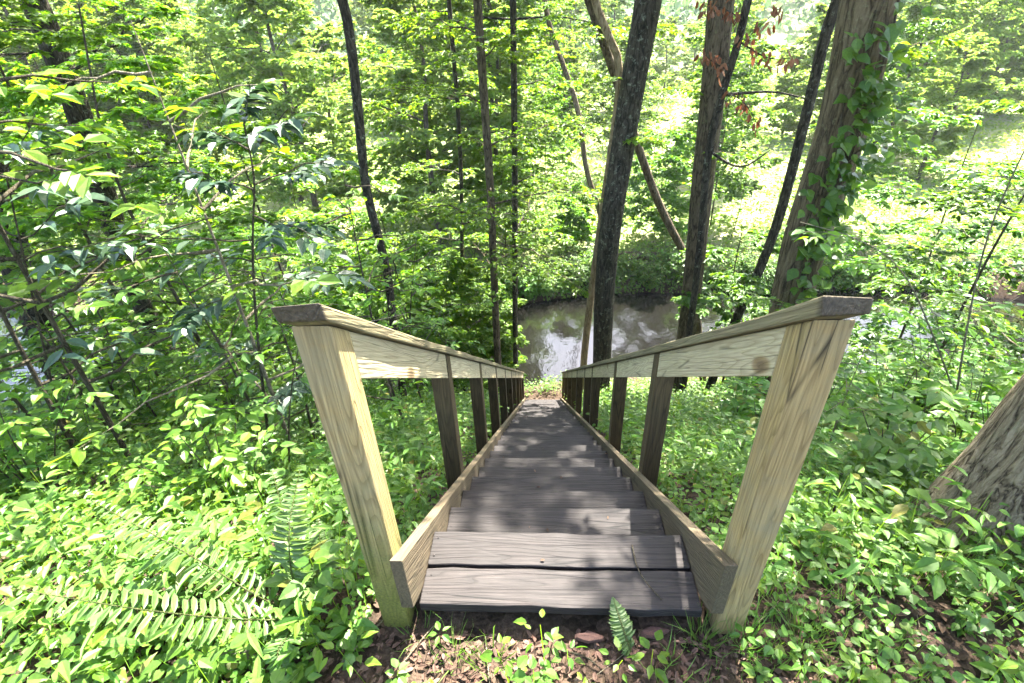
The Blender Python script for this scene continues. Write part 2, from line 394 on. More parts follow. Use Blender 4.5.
def water_mat():
    m, nt, b = new_mat("stream_water")
    b.inputs["Base Color"].default_value = (.0045, .0042, .0036, 1)
    b.inputs["Roughness"].default_value = .04; b.inputs["IOR"].default_value = 1.33; b.inputs["Specular IOR Level"].default_value = 1.0
    co = node(nt, "ShaderNodeTexCoord"); mp = node(nt, "ShaderNodeMapping"); mp.inputs["Scale"].default_value = (1, .6, 1); nt.links.new(co.outputs["Object"], mp.inputs[0])
    n = node(nt, "ShaderNodeTexNoise"); n.inputs["Scale"].default_value = 3.2; n.inputs["Detail"].default_value = 6; nt.links.new(mp.outputs[0], n.inputs["Vector"])
    bp = node(nt, "ShaderNodeBump"); bp.inputs["Strength"].default_value = .12; bp.inputs["Distance"].default_value = .1
    nt.links.new(n.outputs[0], bp.inputs["Height"]); nt.links.new(bp.outputs[0], b.inputs["Normal"])
    return m
M['water'] = water_mat()

def stone_mat():
    m, nt, b = new_mat("mossy_stone")
    co = node(nt, "ShaderNodeTexCoord"); n = node(nt, "ShaderNodeTexNoise"); n.inputs["Scale"].default_value = 9; n.inputs["Detail"].default_value = 8
    nt.links.new(co.outputs["Object"], n.inputs["Vector"])
    r = ramp(nt, [(.3, (.05, .042, .034)), (.5, (.10, .085, .07)), (.62, (.05, .062, .016)), (.8, (.07, .08, .02))]); nt.links.new(n.outputs[0], r.inputs[0])
    nt.links.new(r.outputs[0], b.inputs["Base Color"]); b.inputs["Roughness"].default_value = .9
    bp = node(nt, "ShaderNodeBump"); bp.inputs["Strength"].default_value = .6; bp.inputs["Distance"].default_value = .02
    nt.links.new(n.outputs[0], bp.inputs["Height"]); nt.links.new(bp.outputs[0], b.inputs["Normal"])
    return m
M['stone'] = stone_mat()

# ------------------------------------------------------------------ terrain
RUN, RISE, BD = .283, .2083, .1468
SLOPE = RISE/RUN
NT = 34
HW = .457                                   # half width between the stringers
_ky = [-60, -8, -3, -.6, .1, .45, 9.5, 10.2, 10.9, 11.5, 13.5, 15.6, 16.3, 16.8, 17.8, 80, 110, 170, 300, 600]
_kz = [1.5, .5, .05, -.085, -.10, -.32, -6.95, -7.1, -7.3, -7.9, -8.3, -8.1, -7.3, -6.9, -6.6, -5.6, 4, 34, 60, 70]
WATER_Z = -7.42
def meander(x):
    return .9*np.sin(x*.16+.4)-.9*math.sin(.4)+.25*np.sin(x*.6)
def ground_z(x, y):
    x = np.asarray(x, float); y = np.asarray(y, float)
    w = np.clip((y-7)/3, 0, 1)
    yy = y-meander(x)*w
    z = np.interp(yy, _ky, _kz)
    p = np.stack([x, y, 0*x], -1)
    amp = .10+np.clip((np.abs(x)-.9)*.12, 0, .45)
    side = np.clip((np.abs(x)-.55)/.5, 0, 1)
    z = z+fbm(p*.55+3, 3)*amp*side*np.clip((y+.2)/1.2, .12, 1) + fbm(p*4, 2)*.04
    z = z+.16*side*np.clip(y/1.2, 0, 1)*np.clip((9.5-y)/1.5, 0, 1)      # the bank stands a little higher beside the stairs
    return z

def graded(lo, hi, n, c, k):
    t = np.linspace(-1, 1, n); s = np.sinh(k*t)/math.sinh(k)
    return np.where(s < 0, c+s*(c-lo), c+s*(hi-c))
xs = graded(-260, 260, 261, 0, 6.0); ys = graded(-40, 420, 381, 3, 5.2)
gx, gy = np.meshgrid(xs, ys)
V = np.stack([gx, gy, ground_z(gx, gy)], -1).reshape(-1, 3)
ii, jj = np.meshgrid(np.arange(len(ys)-1), np.arange(len(xs)-1), indexing='ij')
a = (ii*len(xs)+jj).ravel()
g = Geo().add(V, None, np.stack([a, a+1, a+1+len(xs), a+len(xs)], -1))
tag(obj("ground", g, M['ground'], smooth=True), kind='structure')

wx = np.linspace(-120, 120, 121)
g = Geo(); yv = [10.2, 12, 14, 17.2]
V = np.stack([np.repeat(wx, 4), np.tile(yv, len(wx))+np.repeat(meander(wx), 4), np.full(4*len(wx), WATER_Z)], -1)
q = [(i*4+j, (i+1)*4+j, (i+1)*4+j+1, i*4+j+1) for i in range(len(wx)-1) for j in range(3)]
g.add(V, None, q)
tag(obj("stream_water", g, M['water']), kind='structure')

hz = bpy.data.materials.new("haze_air"); hz.use_nodes = True
hn_ = hz.node_tree; hn_.nodes.remove(hn_.nodes["Principled BSDF"])
pv = hn_.nodes.new("ShaderNodeVolumePrincipled")
pv.inputs["Color"].default_value = (.93, .96, 1.0, 1); pv.inputs["Density"].default_value = HAZE; pv.inputs["Anisotropy"].default_value = .35
hn_.links.new(pv.outputs[0], hn_.nodes["Material Output"].inputs["Volume"])
g = Geo(); g.box((-300, -60, -12), (300, 460, 92))
tag(obj("haze", g, hz), kind='stuff')

# ------------------------------------------------------------------ the wooden stairs (one thing, many parts)
stairs = empty("wooden_stairs", (0, 0, -.1), "long weathered wooden staircase with handrails going steeply down to the stream", "stairs")
def spart(name, g, mat, loc, bev=.004):
    o = obj(name, g, M[mat], stairs); o.location = (loc[0], loc[1], loc[2]+.1)
    return bevel(o, bev)
def zs(y):                                  # line through the far nosings
    return -SLOPE*(y-2*BD)
def board_box(g, x0, x1, y0, y1, z0, z1, seg=10):
    """a plank along X whose edges wander a little"""
    xs_ = np.linspace(x0, x1, seg+1)
    j = rng.normal(0, .0016, (seg+1, 4))
    V = []
    for k, x in enumerate(xs_):
        V += [(x, y0+j[k, 0], z0), (x, y1+j[k, 1], z0), (x, y1+j[k, 1], z1+j[k, 2]*.8), (x, y0+j[k, 0], z1+j[k, 3]*.8)]
    Q = [(0, 1, 2, 3), (4*seg+3, 4*seg+2, 4*seg+1, 4*seg)]
    for k in range(seg):
        for c in range(4):
            p, n_ = 4*k+c, 4*k+(c+1) % 4
            Q.append((p, p+4, n_+4, n_))
    g.add(V, None, Q)
for k in range(NT):
    g = Geo()
    y0 = k*RUN + 2*BD - 2*BD*(1 if k == 0 else 1.0)
    gap = .012
    e = rnd(-.002, .002, 4)
    board_box(g, -HW+.003, HW-.003, gap/2+e[0], BD-gap/2, -.038, e[1])
    board_box(g, -HW+.003, HW-.003, BD+gap/2, 2*BD-gap/2+e[2], -.038, e[3])
    for xn in (-HW+.022, HW-.022):
        for yn in (BD*.28, BD*.75, BD*1.28, BD*1.75):
            a_ = np.linspace(0, 6.28, 7)[:-1]; c_ = np.array([xn+rnd(-.004, .004), yn+rnd(-.004, .004), .0028])
            V = np.concatenate([c_[None]+np.stack([np.cos(a_)*.0035, np.sin(a_)*.0035, 0*a_], -1), [c_+np.array([0, 0, .0012])]])
            g.add(V, [(q, (q+1) % 6, 6) for q in range(6)])
    o = spart("tread", g, 'tread', (0, y0, -k*RISE + rnd(-.002, .002)), .004)
    o.rotation_euler = (rad(rnd(-.5, .5)), rad(rnd(-.25, .25)), 0)
YE = (NT-1)*RUN+2*BD+.1
ST_UP = .05                                # stringer top above the nosing line
for s in (-1, 1):
    g = Geo()
    n = 40; yy = np.concatenate([[-.035], np.linspace(.02, YE, n)])
    x0, x1 = sorted((s*HW, s*(HW+.038)))
    V = []
    for y in yy:
        top = zs(y)+ST_UP
        bot = max(zs(y)-.19, -99)
        bot = min(bot, top-.2)
        if y < .3: bot = max(bot, -.10)
        V += [(x0, y, bot), (x1, y, bot), (x1, y, top), (x0, y, top)]
    Q = [(0, 1, 2, 3), tuple(4*(len(yy)-1)+c for c in (3, 2, 1, 0))]
    for k in range(len(yy)-1):
        for c in range(4):
            p, q_ = 4*k+c, 4*k+(c+1) % 4; Q.append((p, p+4, q_+4, q_))
    g.add(V, None, Q)
    spart("stringer", g, 'stringer', (0, 0, 0), .003)
PW = .089
XI = HW+.0385
ZT = 1.067                                  # post top at the front face of the first post
YP = -.011
def ztop(y): return ZT-SLOPE*(y-YP)
left_ys = [YP+1.061*i for i in range(10)]
left_ys[-1] = YE-.16
right_ys = [YP, YP+1.07, YP+2.13, YP+3.5, YP+4.25, YP+5.35, YP+6.4, YP+7.5, YP+8.5, YE-.16]
RAIL_H, CAP_T, CAP_W = .14, .04, .097
for s, ylist in ((-1, left_ys), (1, right_ys)):
    for i, y in enumerate(ylist):
        x0, x1 = sorted((s*XI, s*(XI+PW)))
        tw = rnd(-.006, .006)
        zb = float(ground_z(s*.55, y))-.25
        lo = [(x0, 0, 0), (x1, 0, 0), (x1, PW, 0), (x0, PW, 0)]
        t0, t1 = ztop(y)-zb, ztop(y+PW)-zb
        # several rings so that the shape can wander
        n = 8; V = []; base_t = min(t0, t1)
        for k in range(n+1):
            f = k/n
            for c, (x, yy2) in enumerate(((x0, 0), (x1, 0), (x1, PW), (x0, PW))):
                tt = t0 if yy2 == 0 else t1
                V.append((x-(x0+x1)/2+tw*math.sin(f*3)*.5, yy2, tt*f))
        Q = [(3, 2, 1, 0), tuple(4*n+c for c in range(4))]
        for k in range(n):
            for c in range(4):
                p, q_ = 4*k+c, 4*k+(c+1) % 4; Q.append((p, q_, q_+4, p+4))
        g = Geo().add(V, None, Q)
        mat = 'post_shaded' if i else ('post_moss' if s < 0 else 'post')
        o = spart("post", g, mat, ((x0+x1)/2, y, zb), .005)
        if i == 0:
            o['label'] = "mossy pale front post, green at its foot" if s < 0 else "pale tan front post with knots and cracks"
    # boards between the posts, flush with the inner faces
    for y_a, y_b in zip(ylist[:-1], ylist[1:]):
        ya, yb = y_a+PW+.002, y_b-.002
        t = .036
        x0, x1 = sorted((s*(XI+.002), s*(XI+.002+t)))
        g = Geo(); ln = yb-ya
        P = lambda x, y, z: (x, y, z-SLOPE*y)
        g.hexa([P(x0, 0, -RAIL_H), P(x1, 0, -RAIL_H), P(x1, ln, -RAIL_H), P(x0, ln, -RAIL_H), P(x0, 0, -.002), P(x1, 0, -.002), P(x1, ln, -.002), P(x0, ln, -.002)])
        spart("rail_board", g, 'rail', (0, ya, ztop(ya)), .003)
    # cap board laid flat along the post tops
    xin, xout = s*(XI-.016), s*(XI-.016+CAP_W)
    x0, x1 = sorted((xin, xout))
    g = Geo(); n = 44; L = left_ys[-1]+PW+.05-YP+.05
    V = []
    for k in range(n+1):
        f = k/n; y = f*L
        w = rng.normal(0, .0022, 4); d = fbm(np.array([[y*.7, s*3., 1.]]), 2)[0]*.012
        if k == 0: w = w*2.2
        for (x, z, c) in ((x0, .001, 0), (x1, .001, 1), (x1, CAP_T, 2), (x0, CAP_T, 3)):
            yo = rng.normal(0, .006) if k == 0 else 0
            V.append((x+w[c]*.7+d, y+yo, z-SLOPE*y+(w[(c+1) % 4] if z > .01 else 0)))
    Q = [(0, 1, 2, 3), tuple(4*n+c for c in (3, 2, 1, 0))]
    for k in range(n):
        for c in range(4):
            p, q_ = 4*k+c, 4*k+(c+1) % 4; Q.append((p, p+4, q_+4, q_))
    g.add(V, None, Q)
    spart("cap_rail", g, 'cap', (0, YP-.05, ztop(YP-.05)), .004)

# ------------------------------------------------------------------ leaves
_A = dict(
    v=np.array([(0,0,0),(.33,0,-.02),(.7,0,-.06),(1,0,-.17),(.13,.3,.05),(.40,.5,.07),(.73,.27,0),(.13,-.3,.05),(.40,-.5,.07),(.73,-.27,0)]),
    t=[(2,3,6),(2,9,3)], q=[(0,1,5,4),(1,2,6,5),(0,7,8,1),(1,8,9,2)])
_B = dict(v=np.array([(0,0,0),(.45,.5,.09),(1,0,-.08),(.45,-.5,.09)]), t=[(0,2,1),(0,3,2)], q=[])
_C = dict(v=np.array([(0,0,0),(.28,.46,.05),(.72,.40,.03),(1,0,-.12),(.72,-.40,.03),(.28,-.46,.05)]), t=[], q=[(0,3,2,1),(0,5,4,3)])
# lobed (maple like)
_L = dict(v=np.array([(0,0,0),(.05,.42,.02),(.30,.30,.03),(.50,.62,-.02),(.60,.26,.01),(1,0,-.10),(.60,-.26,.01),(.50,-.62,-.02),(.30,-.30,.03),(.05,-.42,.02),(.45,0,-.03)]),
          t=[(10,4,3),(10,3,2),(10,5,4),(10,2,1),(10,1,0),(10,6,5),(10,7,6),(10,8,7),(10,9,8),(10,0,9)], q=[])
def add_leaves(g, P, D, N, L, W, shape=_B):
    P = np.asarray(P, float); n = len(P)
    if n == 0: return
    D = unit(D); Sd = unit(np.cross(N, D)); Nn = np.cross(D, Sd)
    L = np.broadcast_to(np.asarray(L, float), (n,))[:, None, None]; W = np.broadcast_to(np.asarray(W, float), (n,))[:, None, None]
    v = shape['v']; k = len(v)
    curl = rng.uniform(.4, 1.6, (n, 1, 1))
    V = P[:, None]+D[:, None]*v[None, :, 0:1]*L+Sd[:, None]*v[None, :, 1:2]*W+Nn[:, None]*v[None, :, 2:3]*L*curl
    o = (np.arange(n)*k)[:, None, None]
    T = (np.array(shape['t'])[None]+o).reshape(-1, 3) if shape['t'] else None
    Q = (np.array(shape['q'])[None]+o).reshape(-1, 4) if shape['q'] else None
    g.add(V.reshape(-1, 3), T, Q)

_G = dict(v=np.array([(0,-.5,0),(0,.5,0),(.35,.45,.03),(.35,-.45,.03),(.7,.3,-.03),(.7,-.3,-.03),(1,0,-.22)]), t=[(5,4,6)], q=[(0,1,2,3),(3,2,4,5)])
def tube(g, pts, r, sides=6, noise=0., cap=True):
    pts = np.asarray(pts, float); n = len(pts); r = np.broadcast_to(np.asarray(r, float), (n,))
    T = unit(np.gradient(pts, axis=0))
    ref = np.where(np.abs(T[:, 2:3]) > .95, np.array([[1., 0, 0]]), np.array([[0, 0, 1.]]))
    if abs(T[:, 2]).mean() > .5: ref = np.broadcast_to(np.array([[1., 0.1, 0]]), T.shape)
    A = unit(np.cross(ref, T)); B = np.cross(T, A)
    an = np.linspace(0, 2*math.pi, sides, endpoint=False)
    ring = A[:, None]*np.cos(an)[None, :, None]+B[:, None]*np.sin(an)[None, :, None]
    rr = r[:, None, None]
    if noise:
        q = np.stack([np.cos(an)[None]*3+0*r[:, None], np.sin(an)[None]*3+0*r[:, None], pts[:, 2:3]*1.3+0*an[None]], -1)
        rr = rr*(1+noise*fbm(q, 3)[..., None]*2)
    V = (pts[:, None]+ring*rr).reshape(-1, 3)
    i, j = np.meshgrid(np.arange(n-1), np.arange(sides), indexing='ij')
    a = (i*sides+j).ravel(); b = (i*sides+(j+1) % sides).ravel()
    g.add(V, None, np.stack([a, b, b+sides, a+sides], -1))

def smooth_path(pts, n):
    p = np.asarray(pts, float)
    for _ in range(3):
        q = np.empty((2*len(p)-2, 3)); q[0::2] = .75*p[:-1]+.25*p[1:]; q[1::2] = .25*p[:-1]+.75*p[1:]
        p = np.vstack([p[:1], q, p[-1:]])
    d = np.concatenate([[0], np.cumsum(np.linalg.norm(np.diff(p, axis=0), axis=1))])
    t = np.linspace(0, d[-1], n)
    return np.stack([np.interp(t, d, p[:, k]) for k in range(3)], -1)

UPV = np.array([0, 0, 1.])
def twig_leaves(g, st, di, ln, n, leaf, ratio=.5, shape=_B, flat=.25, droop=.15):
    """leaves in flat sprays along straight twigs (arrays of start, direction, length)"""
    st = np.asarray(st, float); di = unit(di); m = len(st); ln = np.broadcast_to(np.asarray(ln, float), (m,))
    t = (np.arange(n)+.6)/n
    t = np.clip(t[None]+rng.uniform(-.5, .5, (m, n))/n, 0.05, 1.02)
    P = st[:, None]+di[:, None]*(t*ln[:, None])[..., None]
    P[..., 2] -= droop*ln[:, None]*t**2*.6
    side = np.where((np.arange(n) % 2) == 0, 1., -1.)[None]*np.where(rng.random((m, 1)) < .5, 1, -1)
    perp = unit(np.cross(np.broadcast_to(UPV, di.shape), di)+1e-6)
    a = np.where(t > .9, .25, 1.)*rng.uniform(.6, 1.2, (m, n))
    D = di[:, None]*.65+perp[:, None]*(side*a)[..., None]
    D[..., 2] = D[..., 2]*.4+rng.uniform(-.45, .08, (m, n))
    N = np.broadcast_to(UPV, D.shape)+rng.normal(0, flat, D.shape)
    L = leaf*rng.uniform(.6, 1.25, (m, n))
    add_leaves(g, P.reshape(-1, 3), D.reshape(-1, 3), N.reshape(-1, 3), L.ravel(), (L*ratio*rng.uniform(.85, 1.15, L.shape)).ravel(), shape)

def curve_branch(p, d, ln, n=5, sag=.2, wob=.12):
    t = np.linspace(0, 1, n)[:, None]
    pts = np.asarray(p)+np.asarray(d)*ln*t
    pts[:, 2:3] -= sag*ln*t**2
    pts[1:] += rng.normal(0, wob*ln/n, (n-1, 3))
    return pts

def branch_system(gs, gl, p, d, ln, r, leaf, depth, shape=_B, ratio=.5, nl=8, twigs=6, sag=.15, flat=.25, draw=True, vert=.2):
    """a limb with side twigs in a fairly flat spray"""
    pts = curve_branch(p, d, ln, 6, sag)
    if draw: tube(gs, pts, np.linspace(r, r*.3, 6), 5)
    tt = np.linspace(.18, 1, twigs)
    st, di, le = [], [], []
    fw = unit(pts[-1]-pts[0]); pe = unit(np.cross(UPV, fw)+1e-6)
    for k, t in enumerate(tt):
        i = min(int(t*5), 4); f = t*5-i
        q = pts[i]*(1-f)+pts[i+1]*f
        s = 1 if k % 2 else -1
        dd = unit(fw*rnd(.35, .9)+pe*s*rnd(.5, 1.0)+UPV*rnd(-vert, vert*1.1)) if t < .97 else fw
        l2 = ln*(.55-.3*t)*rnd(.7, 1.25)
        if depth > 1:
            branch_system(gs, gl, q, dd, l2, r*.4, leaf, depth-1, shape, ratio, nl, max(3, twigs-2), sag, flat, draw, vert)
        else:
            if draw: tube(gs, np.array([q, q+dd*l2*.95-UPV*.09*l2]), [r*.22, r*.1], 3)
            st.append(q); di.append(dd); le.append(l2)
    if st: twig_leaves(gl, st, di, le, nl, leaf, ratio, shape, flat)

# ------------------------------------------------------------------ trees
def tree(name, path, r0, r1, bark, label, cat="tree", group=None, limbs=(), leaf=.10, leafmat='leaf_bright', sides=14, n=40, rough=.10, flare=0., extra=None, crown_name="crown", shape=_B, flat=.38, vert=.28):
    """path: trunk points bottom to top (world); limbs: list of (t along path, azimuth, elev, length, depth, nl, twigs)"""
    path = smooth_path(path, n); base = path[0].copy()
    P = path-base
    root = empty(name, base, label, cat, group)
    gt, gc = Geo(), Geo()
    f = np.linspace(0, 1, n)
    h = P[:, 2]
    r = r0+(r1-r0)*f+flare*r0*np.exp(-np.maximum(h, 0)/.35)
    tube(gt, P, r, sides, rough)
    for (t, az, el, ln, dep, nl, tw) in limbs:
        k = int(t*(n-1)); p = P[k]
        d = np.array([math.sin(az)*math.cos(el), math.cos(az)*math.cos(el), math.sin(el)])
        branch_system(gt, gc, p, d, ln, min(r[k]*.4, .006+ln*.008), leaf, dep, shape, .55, nl, tw, flat=flat, vert=vert)
    if extra: extra(gt, gc, P)
    obj("trunk", gt, M[bark], root, True)
    if gc.n: obj(crown_name, gc, M[leafmat], root)
    return root

def trunk_path(px, Y, up=8., lean=(0, 0), down=True):
    """px: pixel track bottom to top at distance Y; continued down to the ground and up by `up` metres"""
    P = [at(x, y, Y) for x, y in px]
    d = unit(P[0]-P[1]); d = unit(d+np.array([0, 0, -1.0]))
    q = P[0].copy()
    if down:
        for _ in range(400):
            if q[2] < ground_z(q[0], q[1])-.15: break
            q = q+d*.05
        if np.linalg.norm(q-P[0]) > .3:
            P = [q, (q+P[0])/2]+P
    t = unit(P[-1]-P[-2])
    if up: P += [P[-1]+(t*.6+UPV*.4)*up*.5+np.array([lean[0]*.4, lean[1]*.4, 0]), P[-1]+(t*.4+UPV*.6)*up+np.array([lean[0], lean[1], 0])]
    return P

def ring_limbs(n, t0, t1, l0, l1, dep=3, nl=8, tw=6, el=(0, .5), az=None):
    out = []
    for k in range(n):
        t = t0+(t1-t0)*(k+rnd(.1, .9))/n
        a = (k*2.4+rnd(-.4, .4)) if az is None else rnd(*az)
        out.append((t, a, rnd(*el), rnd(l0, l1)*(1-.35*(t-t0)/max(t1-t0, .01)), dep, nl, tw))
    return out

def on_ground(px, py):
    d = FW + (px-512)/F_PX*RT - (py-341.5)/F_PX*UP
    t = np.linspace(.3, 14, 2800)
    p = CAM[None]+d[None]*t[:, None]
    k = np.argmax(p[:, 2] < ground_z(p[:, 0], p[:, 1]))
    return p[k].copy()
HI = dict(dep=3, nl=9, tw=6)
# slim bent tree behind the left handrail
tree("slim_tree", trunk_path([(396, 345), (393, 318), (388, 275), (379, 238), (365, 188), (360, 130), (350, 30), (338, -20)], 6.5, 5, (-1, 0)),
     .068, .06, 'bark_dark', "slim dark bent trunk rising behind the left handrail", limbs=ring_limbs(18, .74, 1, 2.2, 3.4, dep=3, nl=9, tw=7)+ring_limbs(6, .70, .98, 3.2, 4.6, dep=3, nl=9, tw=8, el=(-.02, .2), az=(2.55, 3.5)), sides=10, rough=.06, leaf=.085)  # crown enlarged, camera-side limbs added to shade the stairs, mostly above view
tree("slim_tree", trunk_path([(497, 345), (493, 250), (490, 180), (484, 100), (476, -20)], 9.0, 5),
     .085, .07, 'bark_brown', "slender brown trunk standing behind the far end of the left handrail",
     limbs=ring_limbs(12, .30, .66, 1.2, 2.2, **HI)+ring_limbs(9, .82, 1, 1.6, 2.6, **HI), sides=10, rough=.06, leaf=.09)
tree("slim_tree", trunk_path([(515, 330), (515, 190), (514, 100), (513, -20)], 10.2, 5, down=True),
     .07, .06, 'bark_dark', "straight dark trunk just right of the slender brown one", limbs=ring_limbs(9, .32, .56, 1.2, 2.2, **HI)+ring_limbs(9, .56, .85, 1.3, 2.2, **HI)+ring_limbs(8, .85, 1, 1.5, 2.4, **HI), sides=10, rough=.06, leaf=.09)
tree("slim_tree", trunk_path([(462, 340), (462, 210), (460, 140), (455, 70), (448, -10)], 10.5, 5),
     .048, .04, 'bark_dark', "thin dark forked trunk left of the slender brown one", limbs=ring_limbs(12, .25, .7, 1.2, 2.2, **HI), sides=8, rough=.05, leaf=.09)
tree("slim_tree", trunk_path([(604, 240), (600, 210), (585, 170), (580, 112), (562, 62), (547, 20), (543, -15)], 20.0, 5),
     .11, .07, 'bark_grey', "pale crooked trunk curving on the far bank", limbs=ring_limbs(9, .55, 1, 1.6, 2.6, **HI), sides=8, rough=.05, leaf=.12)
tree("big_tree", trunk_path([(602, 362), (603, 325), (605, 280), (611, 220), (621, 160), (630, 100), (641, 40), (651, -12)], 8.0, 7, (-.8, 0)),
     .19, .20, 'bark_dark', "large dark speckled trunk leaning beside the far end of the right handrail",
     limbs=ring_limbs(17, .74, 1, 2.4, 3.8, dep=3, nl=7, tw=7)+ring_limbs(5, .3, .6, .5, .9, dep=2, nl=7, tw=6), sides=22, n=60, rough=.05, leaf=.10)
tree("slim_tree", trunk_path([(583, 375), (585, 345), (593, 280), (605, 195), (617, 112), (622, 60), (600, 20), (590, -20)], 8.6, 5, (-1, .5)),
     .08, .05, 'bark_tan', "tan trunk hugging the left side of the dark speckled trunk", limbs=ring_limbs(7, .85, 1, 1.6, 2.4, **HI), sides=10, rough=.05, leaf=.09)
tree("slim_tree", trunk_path([(693, 275), (684, 252), (662, 212), (646, 170), (636, 140), (618, 85), (596, 20)], 9.4, 4, (-1, 0)),
     .085, .07, 'bark_brown', "leaning brown trunk between the two large trunks", limbs=ring_limbs(7, .8, 1, 1.4, 2.2, **HI), sides=10, rough=.05, leaf=.09)
tree("big_tree", trunk_path([(686, 335), (690, 308), (697, 240), (705, 160), (715, 80), (721, -12)], 7.6, 8, (.5, .5)),
     .165, .19, 'bark_brown', "big brown straight trunk behind the right handrail",
     limbs=ring_limbs(9, .74, 1, 2.4, 3.6, dep=3, nl=7, tw=7)+ring_limbs(6, .28, .6, .5, .9, dep=2, nl=7, tw=6), sides=22, n=60, rough=.06, leaf=.10)
def dead_leaves(gt, gc, P):
    pass
# dark thin companion with a withered branch
root = tree("slim_tree", trunk_path([(694, 300), (702, 230), (707, 155), (722, 92), (739, 42), (750, -12)], 6.9, 3.2, (.3, 0)),
     .062, .05, 'bark_dark', "thin dark trunk with a withered brown branch beside the big brown trunk", limbs=ring_limbs(8, .8, 1, 1.2, 1.8, **HI), sides=8, rough=.05, leaf=.09)
b0 = np.array(root.location)
gb, gd = Geo(), Geo()
for trk in ([(720, 95), (745, 93), (775, 91), (808, 99)], [(708, 150), (740, 172), (770, 150)]):
    pts = smooth_path([at(x, y, 6.9-.2*k) for k, (x, y) in enumerate(trk)], 12)-b0
    tube(gb, pts, np.linspace(.024, .008, 12), 5)
for trk in ([(735, 50), (758, 28), (782, 6)], [(740, 42), (768, 60), (790, 58)], [(728, 70), (712, 62), (700, 50)], [(742, 20), (725, 8), (706, 4)], [(724, 92), (744, 100), (756, 122)]):
    pts = smooth_path([at(x, y, 6.8-.15*k) for k, (x, y) in enumerate(trk)], 10)-b0
    tube(gb, pts, np.linspace(.012, .004, 10), 4)
    k = 26
    p = pts[rng.integers(2, 10, k)]+rng.normal(0, .05, (k, 3))
    D = np.stack([rnd(-.5, .5, k), rnd(-.5, .5, k), rnd(-1, -.5, k)], -1)
    add_leaves(gd, p, D, rng.normal(0, 1, (k, 3)), rnd(.08, .14, k), rnd(.035, .06, k), _C)
bo = obj("branch", gb, M['bark_dark'], root, True); obj("withered_foliage", gd, M['leaf_dead'], bo)

# the widest trunk, with climbing vine
T9 = trunk_path([(786, 335), (792, 295), (805, 240), (826, 180), (848, 110), (861, 50), (872, -20)], 5.4, 8, (1.2, 1))
tree("big_tree", T9, .25, .29, 'bark_grey', "widest grey trunk behind the right handrail with green vines climbing it",
     limbs=ring_limbs(11, .72, 1, 2.2, 3.6, dep=3, nl=7, tw=7)+ring_limbs(4, .3, .6, .6, 1.0, dep=2, nl=7, tw=6, az=(.3, 2.6)), sides=40, n=120, rough=.07, flare=.3, leaf=.10)
tp = smooth_path(T9, 120); base = at(820, 200, 5.0)
vine = empty("climbing_vine", base, "broad leaved green vine climbing the widest grey trunk", "vine")
gs, gl = Geo(), Geo()
for trk, n in (([(800, 300), (822, 235), (838, 190), (858, 130), (878, 80), (893, 30), (900, -10)], 150), ([(880, 120), (862, 60), (876, 10)], 60), ([(812, 250), (842, 160), (880, 140)], 60), ([(800, 280), (808, 215), (836, 150), (846, 95)], 50)):
    pts = smooth_path([at(x, y, 5.13) for x, y in trk], 40)-base
    tube(gs, pts, .009, 5)
    p = pts[rng.integers(0, 40, n)]+np.stack([rng.normal(-.03, .12, n), rnd(-.2, -.03, n), rng.normal(0, .09, n)], -1)
    D = np.stack([rng.normal(0, .7, n), rnd(-.8, -.1, n), rnd(-.7, .2, n)], -1)
    L = rnd(.09, .19, n)
    add_leaves(gl, p, D, np.array([0, -.5, .9])+rng.normal(0, .3, (n, 3)), L, L*.8, _A)
obj("stem", gs, M['stem'], vine, True); obj("foliage", gl, M['leaf_mid'], vine)

tree("slim_tree", trunk_path([(735, 320), (751, 290), (776, 230), (795, 160), (815, 80), (828, 20)], 7.4, 4, (1, 0)),
     .085, .07, 'bark_dark', "thin dark leaning trunk directly left of the widest grey trunk", limbs=ring_limbs(8, .75, 1, 1.4, 2.2, **HI), sides=10, rough=.05, leaf=.09)
# near trunk at the right edge
p = on_ground(988, 535); p[2] -= .1
t11 = [p, p+np.array([.05, 0.02, .5]), p+np.array([.10, .03, 1.3]), p+np.array([.16, .05, 3]), p+np.array([.3, .1, 6]), p+np.array([.2, .3, 10])]
tree("big_tree", t11, .195, .16, 'bark_furrow', "near trunk with rough furrowed bark rising from the ferny ground at the right edge", limbs=ring_limbs(10, .55, 1, 2.0, 3.2, dep=3, nl=7, tw=6)+[(.27, -.45, .08, 1.5, 2, 6, 6), (.31, -.12, .05, 2.0, 2, 6, 7), (.29, -.75, .1, 1.5, 2, 6, 6)], sides=48, n=160, rough=.10, flare=.45, leaf=.09)  # three low unseen limbs added to dapple the steps with leaf shade
# left side trunks half hidden by leaves
tree("big_tree", trunk_path([(120, 245), (97, 170), (75, 100), (48, 35), (30, -10)], 6.0, 5, (-1, 0)),
     .15, .13, 'bark_dark', "dark leaning trunk half hidden by bright leaves at upper left", limbs=ring_limbs(10, .3, .62, 1.5, 2.4, **HI)+ring_limbs(10, .7, 1, 1.8, 3, **HI), sides=14, rough=.06, leaf=.10, leafmat='leaf_bright', shape=_L)
tree("big_tree", trunk_path([(40, 330), (18, 270), (-5, 190), (-40, 80)], 4.6, 6, (-1, 0)),
     .17, .14, 'bark_dark', "dark trunk at the left edge behind bright green leaves", limbs=ring_limbs(9, .25, .6, 1.2, 2.0, **HI)+ring_limbs(9, .6, 1, 1.8, 3, **HI), sides=14, rough=.06, leaf=.10, shape=_L)

